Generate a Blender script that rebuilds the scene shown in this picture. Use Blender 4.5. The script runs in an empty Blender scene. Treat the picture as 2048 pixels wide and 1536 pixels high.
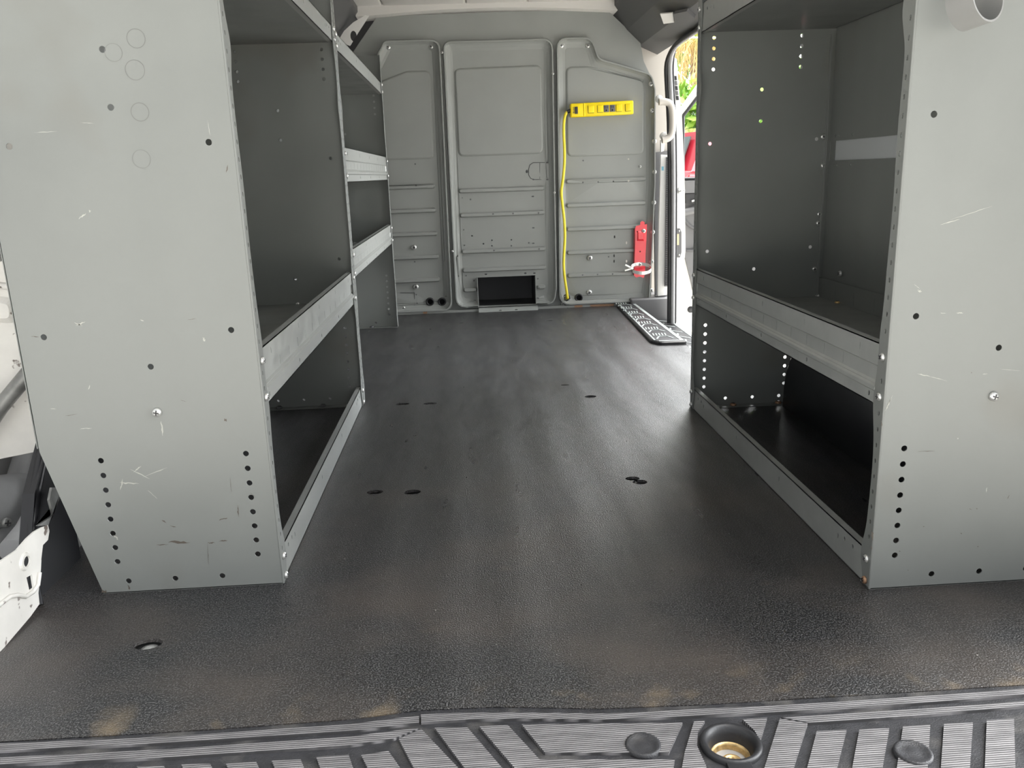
import bpy, bmesh, math, random
import numpy as np
from mathutils import Matrix, Vector
from mathutils.geometry import delaunay_2d_cdt

random.seed(7)
sc = bpy.context.scene
C = sc.collection

# ------------------------------------------------------------------ camera
FPX = 1645.16
CX, CY = 1024.0, 768.0
EYE = np.array([0.0, 0.0, 0.66])
_Z = -np.array([222.0, 6456.0, FPX]); _Z /= np.linalg.norm(_Z)
_Y = np.array([-94.0, -416.0, FPX]); _Y /= np.linalg.norm(_Y)
_X = np.cross(_Y, _Z); _X /= np.linalg.norm(_X)
RW = np.array([_X, _Y, _Z])
cam_data = bpy.data.cameras.new('camera')
cam_data.sensor_width = 36.0
cam_data.lens = FPX / 2048.0 * 36.0
cam_data.clip_start = 0.02
cam = bpy.data.objects.new('camera', cam_data)
C.objects.link(cam)
M4 = Matrix.Identity(4)
for r in range(3):
    M4[r][0] = RW[r][0]; M4[r][1] = -RW[r][1]; M4[r][2] = -RW[r][2]; M4[r][3] = EYE[r]
cam.matrix_world = M4
sc.camera = cam

# ------------------------------------------------------------------ world and exposure
sc.view_settings.view_transform = 'Standard'
sc.view_settings.look = 'None'
sc.view_settings.gamma = 1
sc.view_settings.use_curve_mapping = False
sc.view_settings.exposure = 0.2
world = bpy.data.worlds.new('overcast_sky'); sc.world = world
world.use_nodes = True
wn = world.node_tree.nodes; wl = world.node_tree.links
bg = wn['Background']
tc = wn.new('ShaderNodeTexCoord'); nz = wn.new('ShaderNodeTexNoise'); rp = wn.new('ShaderNodeValToRGB')
nz.inputs['Scale'].default_value = 2.2; nz.inputs['Detail'].default_value = 4
rp.color_ramp.elements[0].position = 0.35; rp.color_ramp.elements[0].color = (0.86, 0.92, 1.0, 1)
rp.color_ramp.elements[1].position = 0.65; rp.color_ramp.elements[1].color = (0.99, 0.985, 0.955, 1)
wl.new(tc.outputs['Generated'], nz.inputs['Vector']); wl.new(nz.outputs['Fac'], rp.inputs['Fac'])
wl.new(rp.outputs['Color'], bg.inputs['Color'])
# thin cloud, much brighter around the hidden sun to the right and ahead
dt = wn.new('ShaderNodeVectorMath'); dt.operation = 'DOT_PRODUCT'; dt.inputs[1].default_value = Vector((0.80, 0.50, 0.33)).normalized()
wl.new(tc.outputs['Generated'], dt.inputs[0])
mg = wn.new('ShaderNodeMapRange'); mg.interpolation_type = 'SMOOTHSTEP'
mg.inputs['From Min'].default_value = 0.35; mg.inputs['From Max'].default_value = 1.0
mg.inputs['To Min'].default_value = 1.05; mg.inputs['To Max'].default_value = 12.5
wl.new(dt.outputs['Value'], mg.inputs['Value'])
cm = wn.new('ShaderNodeMapping'); cm.inputs['Scale'].default_value = (1, 1, 0.3); cn = wn.new('ShaderNodeTexNoise'); cn.inputs['Scale'].default_value = 3.2; cn.inputs['Detail'].default_value = 2
wl.new(tc.outputs['Generated'], cm.inputs['Vector']); wl.new(cm.outputs['Vector'], cn.inputs['Vector'])
cr = wn.new('ShaderNodeMapRange'); cr.inputs['From Min'].default_value = 0.35; cr.inputs['From Max'].default_value = 0.65; cr.inputs['To Min'].default_value = 0.55; cr.inputs['To Max'].default_value = 1.5
wl.new(cn.outputs['Fac'], cr.inputs['Value'])
cx_ = wn.new('ShaderNodeMath'); cx_.operation = 'MULTIPLY'; wl.new(cr.outputs['Result'], cx_.inputs[0]); wl.new(mg.outputs['Result'], cx_.inputs[1])
wl.new(cx_.outputs[0], bg.inputs['Strength'])
sun_data = bpy.data.lights.new('sun', 'SUN')
sun_data.energy = 5.0; sun_data.angle = math.radians(25); sun_data.color = (1.0, 0.96, 0.9)
sun = bpy.data.objects.new('sun', sun_data); C.objects.link(sun)
sun.rotation_euler = Vector((-0.30, -0.06, -0.95)).to_track_quat('-Z', 'Y').to_euler()
sun.location = (5, 2, 6)

def ray(x, y): return RW @ np.array([x - CX, y - CY, FPX])
def on(axis, v, x, y):
    """point of the plane axis=v that the line of sight through pixel x, y meets"""
    d = ray(x, y); k = 'xyz'.index(axis)
    return tuple(EYE + d * (v - EYE[k]) / d[k])

# ------------------------------------------------------------------ materials
def nt(name):
    m = bpy.data.materials.new(name); m.use_nodes = True
    return m, m.node_tree.nodes, m.node_tree.links, m.node_tree.nodes['Principled BSDF']

def mat(name, col, rough=0.5, metal=0.0, spec=0.5, var=0.0, vscale=8.0, bump=0.0, bscale=200.0, rvar=0.0, coat=0.0, stretch=(1, 1, 1), blotch=None, dent=0.0):
    m, n, l, b = nt(name)
    b.inputs['Roughness'].default_value = rough
    b.inputs['Metallic'].default_value = metal
    b.inputs['Specular IOR Level'].default_value = spec
    b.inputs['Coat Weight'].default_value = coat
    b.inputs['Base Color'].default_value = (*col, 1)
    t = n.new('ShaderNodeTexCoord'); mp = n.new('ShaderNodeMapping')
    mp.inputs['Scale'].default_value = stretch
    l.new(t.outputs['Object'], mp.inputs['Vector'])
    last = None
    if var > 0 or rvar > 0:
        z = n.new('ShaderNodeTexNoise'); z.inputs['Scale'].default_value = vscale; z.inputs['Detail'].default_value = 6
        l.new(mp.outputs['Vector'], z.inputs['Vector'])
    if var > 0:
        r = n.new('ShaderNodeValToRGB')
        r.color_ramp.elements[0].position = 0.3; r.color_ramp.elements[1].position = 0.7
        r.color_ramp.elements[0].color = (*[c * (1 - var) for c in col], 1)
        r.color_ramp.elements[1].color = (*[min(1, c * (1 + var)) for c in col], 1)
        l.new(z.outputs['Fac'], r.inputs['Fac']); last = r.outputs['Color']
    if blotch:
        bc, bs, lo, hi = blotch
        z2 = n.new('ShaderNodeTexNoise'); z2.inputs['Scale'].default_value = bs; z2.inputs['Detail'].default_value = 3
        l.new(mp.outputs['Vector'], z2.inputs['Vector'])
        mr = n.new('ShaderNodeMapRange'); mr.inputs['From Min'].default_value = lo; mr.inputs['From Max'].default_value = hi
        l.new(z2.outputs['Fac'], mr.inputs['Value'])
        mx = n.new('ShaderNodeMix'); mx.data_type = 'RGBA'
        l.new(mr.outputs['Result'], mx.inputs[0])
        if last: l.new(last, mx.inputs[6])
        else: mx.inputs[6].default_value = (*col, 1)
        mx.inputs[7].default_value = (*bc, 1)
        last = mx.outputs[2]
    if last: l.new(last, b.inputs['Base Color'])
    if rvar > 0:
        r2 = n.new('ShaderNodeMapRange'); r2.inputs['To Min'].default_value = rough - rvar; r2.inputs['To Max'].default_value = rough + rvar
        r2.inputs['From Min'].default_value = 0.3; r2.inputs['From Max'].default_value = 0.7
        l.new(z.outputs['Fac'], r2.inputs['Value']); l.new(r2.outputs['Result'], b.inputs['Roughness'])
    if bump > 0:
        z3 = n.new('ShaderNodeTexNoise'); z3.inputs['Scale'].default_value = bscale; z3.inputs['Detail'].default_value = 2
        l.new(t.outputs['Object'], z3.inputs['Vector'])
        bu = n.new('ShaderNodeBump'); bu.inputs['Strength'].default_value = bump; bu.inputs['Distance'].default_value = 0.002
        l.new(z3.outputs['Fac'], bu.inputs['Height']); l.new(bu.outputs['Normal'], b.inputs['Normal'])
        if dent > 0:      # slow waviness of thin sheet metal
            m5 = n.new('ShaderNodeMapping'); m5.inputs['Scale'].default_value = (1, 1, 0.22); l.new(t.outputs['Object'], m5.inputs['Vector'])
            z5 = n.new('ShaderNodeTexNoise'); z5.inputs['Scale'].default_value = 6.5; z5.inputs['Detail'].default_value = 1; l.new(m5.outputs['Vector'], z5.inputs['Vector'])
            b5 = n.new('ShaderNodeBump'); b5.inputs['Strength'].default_value = 1.0; b5.inputs['Distance'].default_value = dent
            l.new(z5.outputs['Fac'], b5.inputs['Height']); l.new(bu.outputs['Normal'], b5.inputs['Normal']); l.new(b5.outputs['Normal'], b.inputs['Normal'])
    return m

GREY = (0.192, 0.200, 0.190)
M = {}
M['paint'] = mat('grey_powder_coat', GREY, 0.36, spec=0.5, dent=0.010, var=0.05, vscale=5, rvar=0.06, bump=0.05, bscale=90, blotch=((0.175, 0.172, 0.155), 3.0, 0.6, 0.72))
M['rail'] = mat('satin_grey_steel_rail', (0.33, 0.34, 0.325), 0.36, metal=0.25, var=0.08, vscale=30, rvar=0.05)
M['wing'] = mat('grey_bulkhead_paint', (0.285, 0.295, 0.28), 0.4, var=0.04, vscale=6, rvar=0.05, bump=0.04, bscale=80)
M['steel'] = mat('zinc_steel', (0.72, 0.72, 0.7), 0.32, metal=0.75, var=0.12, vscale=200)
M['pale_strip'] = mat('pale_grey_strip', (0.62, 0.64, 0.65), 0.4, metal=0.3)
M['hoop'] = mat('grey_hoop_plastic', (0.22, 0.22, 0.215), 0.45)
M['rust'] = mat('rusty_steel', (0.40, 0.24, 0.15), 0.55, metal=0.6, var=0.4, vscale=300)
M['brass'] = mat('dirty_brass', (0.62, 0.45, 0.22), 0.45, metal=0.85, var=0.35, vscale=150)
M['scuff'] = mat('bare_scuff', (0.40, 0.40, 0.36), 0.5)
M['dirt'] = mat('brown_paint_chip', (0.09, 0.075, 0.06), 0.7)
M['ring'] = mat('faint_ring_stain', (0.15, 0.153, 0.145), 0.45)
M['hole_shade'] = mat('black_hole_shade', (0.01, 0.01, 0.011), 0.9)  # flat black standing in for the shade inside grommets and outlet slots
M['rubber'] = mat('black_rubber', (0.02, 0.02, 0.022), 0.45, var=0.2, vscale=20, bump=0.1, bscale=300)
M['seal2'] = mat('grey_rubber_seal', (0.24, 0.24, 0.245), 0.4)
M['plastic_dark'] = mat('dark_grey_plastic', (0.085, 0.085, 0.088), 0.5, bump=0.2, bscale=500)
M['plastic_mid'] = mat('mid_grey_plastic', (0.13, 0.13, 0.133), 0.48, bump=0.2, bscale=500)
M['beige'] = mat('warm_grey_trim', (0.5, 0.465, 0.42), 0.55)
M['headliner'] = mat('headliner', (0.66, 0.64, 0.61), 0.85, bump=0.2, bscale=300)
M['white'] = mat('white_body_paint', (0.78, 0.77, 0.74), 0.3, coat=0.3, var=0.03, vscale=10)
M['dirtywhite'] = mat('chipped_white_paint', (0.72, 0.7, 0.66), 0.4, var=0.06, vscale=20, blotch=((0.16, 0.13, 0.11), 38.0, 0.66, 0.70))
M['cavity'] = mat('grey_body_cavity', (0.5, 0.5, 0.5), 0.4, var=0.25, vscale=6, coat=0.1)
M['liner_black'] = mat('glossy_black_liner', (0.012, 0.012, 0.014), 0.32, var=0.2, vscale=8)
M['yellow'] = mat('yellow_plastic', (0.95, 0.72, 0.0), 0.4)
M['yellow2'] = mat('yellow_cord_sheath', (0.9, 0.74, 0.04), 0.42)
M['socket'] = mat('dark_socket', (0.03, 0.028, 0.03), 0.4)
M['red'] = mat('red_gloss_paint', (0.72, 0.012, 0.03), 0.3, coat=0.4)
M['carred'] = mat('red_car_paint', (0.5, 0.03, 0.05), 0.2, coat=1.0)
M['glass'] = mat('car_glass', (0.08, 0.11, 0.11), 0.05, spec=0.8, coat=0.5)
M['taillight'] = mat('red_tail_lamp', (0.75, 0.02, 0.03), 0.15, coat=1.0)
M['tan_tube'] = mat('worn_grey_tube', (0.27, 0.27, 0.26), 0.38, metal=0.5, var=0.35, vscale=25)
M['leaf'] = mat('green_leaf', (0.16, 0.36, 0.05), 0.5, var=0.45, vscale=3)
M['leaf2'] = mat('bright_green_leaf', (0.36, 0.58, 0.09), 0.5, var=0.35, vscale=3)
M['frond'] = mat('dry_palm_frond', (0.72, 0.52, 0.24), 0.6, var=0.3, vscale=5)
M['frondg'] = mat('green_palm_frond', (0.62, 0.66, 0.22), 0.55, var=0.3, vscale=5)
M['bark'] = mat('palm_bark', (0.24, 0.17, 0.11), 0.8, var=0.3, vscale=12)
M['concrete'] = mat('pale_concrete', (0.72, 0.69, 0.63), 0.85, var=0.12, vscale=12, bump=0.2, bscale=60)
M['blue'] = mat('blue_label', (0.2, 0.5, 0.65), 0.4)
M['amber'] = mat('amber_latch', (0.65, 0.5, 0.3), 0.35, metal=0.6)

def floor_material():
    m, n, l, b = nt('black_vinyl_floor')
    t = n.new('ShaderNodeTexCoord')
    def noise(scale, detail, stretch=(1, 1, 1), rough=0.5):
        mp = n.new('ShaderNodeMapping'); mp.inputs['Scale'].default_value = stretch
        l.new(t.outputs['Object'], mp.inputs['Vector'])
        z = n.new('ShaderNodeTexNoise'); z.inputs['Scale'].default_value = scale; z.inputs['Detail'].default_value = detail
        z.inputs['Roughness'].default_value = rough
        l.new(mp.outputs['Vector'], z.inputs['Vector']); return z.outputs['Fac']
    def rng(v, a, c, lo=0.0, hi=1.0):
        r = n.new('ShaderNodeMapRange'); r.inputs['From Min'].default_value = a; r.inputs['From Max'].default_value = c
        r.inputs['To Min'].default_value = lo; r.inputs['To Max'].default_value = hi
        l.new(v, r.inputs['Value']); return r.outputs['Result']
    def mixc(f, a, c):
        x = n.new('ShaderNodeMix'); x.data_type = 'RGBA'; l.new(f, x.inputs[0])
        for k, v in ((6, a), (7, c)):
            if isinstance(v, tuple): x.inputs[k].default_value = (*v, 1)
            else: l.new(v, x.inputs[k])
        return x.outputs[2]
    grain = noise(430, 2)
    c0 = mixc(rng(grain, 0.50, 0.64), (0.007, 0.007, 0.008), (0.115, 0.113, 0.114))
    # dusty brown wear, heavier by the doors where people step
    sep = n.new('ShaderNodeSeparateXYZ'); l.new(t.outputs['Object'], sep.inputs[0])
    dust = rng(noise(3.5, 5, (1, 1.6, 1)), 0.42, 0.72)
    near = rng(sep.outputs['Y'], 2.0, 0.95, 0.12, 1.0)
    mul = n.new('ShaderNodeMath'); mul.operation = 'MULTIPLY'; l.new(dust, mul.inputs[0]); l.new(near, mul.inputs[1])
    m2 = n.new('ShaderNodeMath'); m2.operation = 'MULTIPLY'; l.new(mul.outputs[0], m2.inputs[0]); m2.inputs[1].default_value = 0.75
    c1 = mixc(m2.outputs[0], c0, (0.085, 0.068, 0.056))
    tanf = rng(noise(6, 4), 0.66, 0.76, 0.0, 0.45)
    m3 = n.new('ShaderNodeMath'); m3.operation = 'MULTIPLY'; l.new(tanf, m3.inputs[0]); l.new(near, m3.inputs[1])
    c2 = mixc(m3.outputs[0], c1, (0.17, 0.13, 0.095))
    lip_ = rng(sep.outputs['Y'], 0.99, 0.925); bl = rng(noise(11, 3), 0.54, 0.70, 0.0, 0.5)
    m4 = n.new('ShaderNodeMath'); m4.operation = 'MULTIPLY'; l.new(lip_, m4.inputs[0]); l.new(bl, m4.inputs[1])
    c2 = mixc(m4.outputs[0], c2, (0.24, 0.18, 0.11))
    spk = rng(noise(160, 1), 0.80, 0.82)
    c3 = mixc(spk, c2, (0.45, 0.43, 0.4))
    l.new(c3, b.inputs['Base Color'])
    l.new(rng(noise(9, 4, (2.2, 0.5, 1)), 0.3, 0.7, 0.27, 0.44), b.inputs['Roughness'])
    b.inputs['Specular IOR Level'].default_value = 0.7
    b.inputs['Coat Weight'].default_value = 0.18; b.inputs['Coat Roughness'].default_value = 0.42
    # (worn vinyl keeps a soft sheen over its grain)
    bu = n.new('ShaderNodeBump'); bu.inputs['Strength'].default_value = 0.8; bu.inputs['Distance'].default_value = 0.002
    l.new(grain, bu.inputs['Height'])
    bu2 = n.new('ShaderNodeBump'); bu2.inputs['Strength'].default_value = 0.35; bu2.inputs['Distance'].default_value = 0.01
    l.new(noise(5, 3, (1.6, 0.5, 1)), bu2.inputs['Height']); l.new(bu.outputs['Normal'], bu2.inputs['Normal'])
    wv = n.new('ShaderNodeTexWave'); wv.bands_direction = 'X'; wv.inputs['Scale'].default_value = 2.5; wv.inputs['Distortion'].default_value = 1.2; wv.inputs['Detail'].default_value = 2; wv.inputs['Detail Scale'].default_value = 0.6
    l.new(t.outputs['Object'], wv.inputs['Vector'])
    bu3 = n.new('ShaderNodeBump'); bu3.inputs['Strength'].default_value = 0.28; bu3.inputs['Distance'].default_value = 0.006
    l.new(wv.outputs['Fac'], bu3.inputs['Height']); l.new(bu2.outputs['Normal'], bu3.inputs['Normal'])
    l.new(bu3.outputs['Normal'], b.inputs['Normal'])
    return m
M['floor'] = floor_material()

def pad_material():
    """moulded plastic blocks with fine ridges, ridge tops worn grey"""
    m, n, l, b = nt('ribbed_step_block')
    t = n.new('ShaderNodeTexCoord')
    w = n.new('ShaderNodeTexWave'); w.wave_type = 'BANDS'; w.bands_direction = 'Y'; w.inputs['Scale'].default_value = 92
    w.inputs['Distortion'].default_value = 0.5; w.inputs['Detail'].default_value = 1
    l.new(t.outputs['Object'], w.inputs['Vector'])
    z = n.new('ShaderNodeTexNoise'); z.inputs['Scale'].default_value = 60; z.inputs['Detail'].default_value = 5
    mp = n.new('ShaderNodeMapping'); mp.inputs['Scale'].default_value = (0.35, 2, 1)
    l.new(t.outputs['Object'], mp.inputs['Vector']); l.new(mp.outputs['Vector'], z.inputs['Vector'])
    mu = n.new('ShaderNodeMath'); mu.operation = 'MULTIPLY'; l.new(w.outputs['Fac'], mu.inputs[0]); l.new(z.outputs['Fac'], mu.inputs[1])
    r = n.new('ShaderNodeValToRGB')
    r.color_ramp.elements[0].position = 0.08; r.color_ramp.elements[0].color = (0.06, 0.058, 0.06, 1)
    r.color_ramp.elements[1].position = 0.62; r.color_ramp.elements[1].color = (0.30, 0.288, 0.292, 1)
    l.new(mu.outputs[0], r.inputs['Fac']); l.new(r.outputs['Color'], b.inputs['Base Color'])
    b.inputs['Roughness'].default_value = 0.5
    bu = n.new('ShaderNodeBump'); bu.inputs['Strength'].default_value = 0.7; bu.inputs['Distance'].default_value = 0.0012
    l.new(w.outputs['Fac'], bu.inputs['Height']); l.new(bu.outputs['Normal'], b.inputs['Normal'])
    return m
M['pad'] = pad_material()
M['padbase'] = mat('dark_step_plastic', (0.028, 0.028, 0.031), 0.5, var=0.3, vscale=40, bump=0.35, bscale=500, blotch=((0.1, 0.095, 0.09), 14.0, 0.55, 0.75))
M['ribmat'] = mat('grey_green_mat_rib', (0.3, 0.33, 0.32), 0.4, var=0.25, vscale=60)

# ------------------------------------------------------------------ mesh helpers
class Mesh:
    def __init__(self): self.v = []; self.f = []; self.mi = []; self.sm = []
    def add(self, v, f, mi=0, smooth=False):
        b = len(self.v); self.v += [tuple(map(float, p)) for p in v]
        self.f += [tuple(i + b for i in q) for q in f]; self.mi += [mi] * len(f); self.sm += [smooth] * len(f)
        return self
    def build(self, name, mats, parent=None, angle=None):
        me = bpy.data.meshes.new(name)
        org = Vector((0, 0, 0))
        me.from_pydata(self.v, [], self.f)
        if not isinstance(mats, (list, tuple)): mats = [mats]
        for m in mats: me.materials.append(M[m] if isinstance(m, str) else m)
        me.polygons.foreach_set('material_index', self.mi)
        me.polygons.foreach_set('use_smooth', self.sm)
        me.validate()
        bm = bmesh.new(); bm.from_mesh(me); bmesh.ops.recalc_face_normals(bm, faces=bm.faces); bm.to_mesh(me); bm.free()
        if angle: me.set_sharp_from_angle(angle=math.radians(angle))
        me.update()
        o = bpy.data.objects.new(name, me); C.objects.link(o)
        if parent:
            o.parent = parent; o.matrix_parent_inverse = Matrix.Translation(-Vector(parent.location))
        return o

def tag(o, label=None, cat=None, group=None, kind=None):
    for k, v in (('label', label), ('category', cat), ('group', group), ('kind', kind)):
        if v: o[k] = v
    return o
def empty(name, loc, label, cat, group=None):
    o = bpy.data.objects.new(name, None); C.objects.link(o); o.location = loc; o.empty_display_size = 0.05
    return tag(o, label, cat, group)

def box(m, x0, x1, y0, y1, z0, z1, mi=0, bev=0.0):
    v = [(x, y, z) for x in (x0, x1) for y in (y0, y1) for z in (z0, z1)]
    f = [(0, 1, 3, 2), (4, 6, 7, 5), (0, 4, 5, 1), (2, 3, 7, 6), (0, 2, 6, 4), (1, 5, 7, 3)]
    if bev <= 0: return m.add(v, f, mi)
    bm = bmesh.new(); vs = [bm.verts.new(p) for p in v]
    for q in f: bm.faces.new([vs[i] for i in q])
    bmesh.ops.recalc_face_normals(bm, faces=bm.faces)
    bmesh.ops.bevel(bm, geom=bm.edges[:], offset=bev, segments=3, profile=0.5, affect='EDGES')
    bm.verts.index_update()
    m.add([p.co[:] for p in bm.verts], [[p.index for p in q.verts] for q in bm.faces], mi, True); bm.free(); return m

def tube(m, pts, r, n=10, mi=0, caps=True, radii=None, flat=None):
    P = [Vector(p) for p in pts]; rings = []
    up = None
    for i, p in enumerate(P):
        t = (P[min(i + 1, len(P) - 1)] - P[max(i - 1, 0)]).normalized()
        if up is None: up = t.orthogonal().normalized()
        up = (up - t * up.dot(t)).normalized(); s = t.cross(up)
        rr = radii[i] if radii else r
        rings.append([p + (up * math.cos(a) + s * math.sin(a)) * rr for a in [2 * math.pi * k / n for k in range(n)]])
    v = [q for ring in rings for q in ring]; f = []
    for i in range(len(P) - 1):
        for k in range(n):
            k2 = (k + 1) % n; f.append((i * n + k, i * n + k2, (i + 1) * n + k2, (i + 1) * n + k))
    m.add(v, f, mi, True)
    if caps: m.add(rings[0], [tuple(range(n))[::-1]], mi); m.add(rings[-1], [tuple(range(n))], mi)
    return m

def lathe(m, prof, origin, axis, n=20, mi=0, smooth=True):
    ax = Vector(axis).normalized(); u = ax.orthogonal().normalized(); w = ax.cross(u); o = Vector(origin)
    v = []; f = []
    for r, h in prof:
        for k in range(n):
            a = 2 * math.pi * k / n; v.append(o + ax * h + (u * math.cos(a) + w * math.sin(a)) * r)
    for i in range(len(prof) - 1):
        for k in range(n):
            k2 = (k + 1) % n; f.append((i * n + k, i * n + k2, (i + 1) * n + k2, (i + 1) * n + k))
    return m.add(v, f, mi, smooth)

def prism(m, poly, vec, mi=0):
    """closed polygon of 3-D points pushed along vec"""
    n = len(poly); a = [Vector(p) for p in poly]; b = [p + Vector(vec) for p in a]
    f = [tuple(range(n)), tuple(range(2 * n - 1, n - 1, -1))] + [(k, (k + 1) % n, n + (k + 1) % n, n + k) for k in range(n)]
    return m.add(a + b, f, mi)

def circle(cx, cy, r, n=10, ry=None, ph=0.3):
    ry = ry or r
    return [(cx + r * math.cos(2 * math.pi * k / n + ph), cy + ry * math.sin(2 * math.pi * k / n + ph)) for k in range(n)]
def rrect(x0, x1, y0, y1, r, n=4):
    out = []
    for cx, cy, a0 in ((x1 - r, y1 - r, 0), (x0 + r, y1 - r, 90), (x0 + r, y0 + r, 180), (x1 - r, y0 + r, 270)):
        for k in range(n + 1):
            a = math.radians(a0 + 90 * k / n); out.append((cx + r * math.cos(a), cy + r * math.sin(a)))
    return out
def fillet(poly, radii, n=4):
    """round the corners of a polygon"""
    out = []; N = len(poly)
    if not isinstance(radii, (list, tuple)): radii = [radii] * N
    for i, p in enumerate(poly):
        r = radii[i]; p = Vector(p); a = Vector(poly[i - 1]) - p; b = Vector(poly[(i + 1) % N]) - p
        if r <= 0: out.append(tuple(p)); continue
        ang = a.angle(b); d = min(r / math.tan(ang / 2), 0.45 * a.length, 0.45 * b.length)
        s = p + a.normalized() * d; e = p + b.normalized() * d
        for k in range(n + 1):
            t = k / n; q = s * (1 - t) ** 2 + p * 2 * t * (1 - t) + e * t * t; out.append((q.x, q.y))
    return out
def area2(p): return sum(p[i - 1][0] * p[i][1] - p[i][0] * p[i - 1][1] for i in range(len(p)))
def inset(poly, d):
    n = len(poly); s = 1 if area2(poly) > 0 else -1; out = []
    for i in range(n):
        p0, p1, p2 = Vector(poly[i - 1]), Vector(poly[i]), Vector(poly[(i + 1) % n])
        e1 = (p1 - p0).normalized(); e2 = (p2 - p1).normalized()
        n1 = Vector((-e1.y, e1.x)) * s; n2 = Vector((-e2.y, e2.x)) * s
        k = (n1 + n2); k = k / max(0.35, k.length_squared) * 2 * d if k.length > 1e-6 else n1 * d
        out.append((p1.x + k.x, p1.y + k.y))
    return out
def inside(p, poly):
    x, y = p; c = False; j = len(poly) - 1
    for i in range(len(poly)):
        xi, yi = poly[i]; xj, yj = poly[j]
        if (yi > y) != (yj > y) and x < (xj - xi) * (y - yi) / (yj - yi) + xi: c = not c
        j = i
    return c

def plate(m, outline, fn, holes=(), loops=(), thick=(0, 0, 0), h0=0.0, mi=0):
    """sheet with real holes; loops = [(points, height)] press relief into it. fn(u, v, h) -> 3-D"""
    V = []; E = []; H = []
    def put(poly, h):
        b = len(V); n = len(poly)
        for p in poly: V.append(Vector(p)); H.append(h)
        for k in range(n): E.append((b + k, b + (k + 1) % n))
    put(outline, h0)
    for p, h in loops: put(p, h)
    hh = []
    for hp in holes:
        c = (sum(p[0] for p in hp) / len(hp), sum(p[1] for p in hp) / len(hp)); h = h0
        for p, hv in loops:
            if inside(c, p): h = hv
        put(hp, h); hh.append((hp, min(p[0] for p in hp), max(p[0] for p in hp), min(p[1] for p in hp), max(p[1] for p in hp)))
    vo, eo, fo, ov, _, _ = delaunay_2d_cdt(V, E, [], 0, 1e-6)
    def hat(p):
        h = h0
        for q, hq in loops:
            if inside(p, q): h = hq
        return h
    hv = [H[o[0]] if o else hat((vo[i].x, vo[i].y)) for i, o in enumerate(ov)]
    F = []
    for f in fo:
        c = (sum(vo[i].x for i in f) / len(f), sum(vo[i].y for i in f) / len(f))
        if not inside(c, outline): continue
        if any(a <= c[0] <= b and d <= c[1] <= e and inside(c, hp) for hp, a, b, d, e in hh): continue
        F.append(tuple(f))
    top = [Vector(fn(p.x, p.y, h)) for p, h in zip(vo, hv)]
    t = Vector(thick); n = len(top)
    if t.length > 0:
        cnt = {}
        for f in F:
            for k in range(len(f)):
                e = (f[k], f[(k + 1) % len(f)]); cnt[tuple(sorted(e))] = cnt.get(tuple(sorted(e)), 0) + 1
        side = [(a, b, b + n, a + n) for (a, b), c in cnt.items() if c == 1]
        m.add(top + [p + t for p in top], F + [tuple(i + n for i in f[::-1]) for f in F] + side, mi)
    else: m.add(top, F, mi)
    return m

# pan-head screw, one mesh shared by every copy
def screw_mesh():
    m = Mesh()
    r = 0.0075
    lathe(m, [(r, 0), (r, 0.001), (r * 0.97, 0.0025), (r * 0.8, 0.0042), (r * 0.45, 0.0054), (0.0001, 0.0057)], (0, 0, 0), (0, 0, 1), 20)
    for a in (0, 1):
        w, l = 0.0011, 0.0042
        x, y = (l, w) if a else (w, l)
        box(m, -x, x, -y, y, 0.0045, 0.0059, 1)
    return m
_sm = screw_mesh()
proto = {}
def screw(parent, p, axis, s=1.0, mt='steel', name='bolt', spin=None, label=None):
    if mt not in proto:
        o = _sm.build(name, [mt, 'socket'], None, 45); proto[mt] = o.data; bpy.data.objects.remove(o)
    o = bpy.data.objects.new(name, proto[mt]); C.objects.link(o)
    q = Vector(axis).to_track_quat('Z', 'Y').to_matrix().to_4x4()
    o.matrix_world = Matrix.Translation(Vector(p)) @ q @ Matrix.Rotation(random.random() * 3 if spin is None else spin, 4, 'Z') @ Matrix.Scale(s, 4)
    if parent:
        o.parent = parent; o.matrix_parent_inverse = Matrix.Translation(-Vector(parent.location))
    if label: o['label'] = label
    return o

# ------------------------------------------------------------------ large structure
XL, XR = -0.338, 0.612          # front planes of the two shelving rows
WL, WR = -0.765, 1.03           # side walls
YB = 4.10                       # bulkhead plane
# floor liner: real holes over the tie-downs
FH = [(860, 807, .021, .012), (805, 808, .021, .012), (750, 984, .018, .012), (825, 984, .018, .014), (1181, 793, .018, .014), (1265, 957, .016, .012), (1280, 964, .016, .014),
      (296, 1288, .021, .015), (1130, 770, .014, .006), (1098, 641, .018, .008), (922, 646, .014, .006)]
edge_px = [(2200, 1360), (2048, 1369), (1700, 1391), (1400, 1409), (1200, 1417), (1000, 1413), (840, 1420), (700, 1438), (415, 1459), (0, 1483), (-160, 1492)]
edge = [on('z', 0, *p)[:2] for p in edge_px]
fl_out = [(edge[-1][0] - .02, edge[-1][1]), (WL, 1.34), (WL, YB), (0.82, YB), (0.82, 2.6), (WR, 2.6), (WR, edge[0][1])] + edge
fl = Mesh()
holes = []
for x, y, rx, ry in FH:
    p = on('z', 0, x, y); holes.append(circle(p[0], p[1], rx, 16, ry))
plate(fl, fl_out, lambda u, v, h: (u, v, h), holes, (), (0, 0, -0.006), 0.0)
floor = tag(fl.build('floor', 'floor'), 'black grained vinyl load floor with dusty brown wear', kind='structure')
sf = Mesh(); box(sf, -1.05, 0.818, 0.8, YB + .3, -0.14, -0.022); box(sf, 0.818, 1.04, 0.8, 2.6, -0.14, -0.022); box(sf, .818, 1.01, 2.6, 4.3, -.14, -.085)
tag(sf.build('subfloor', 'cavity'), kind='structure')

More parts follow.
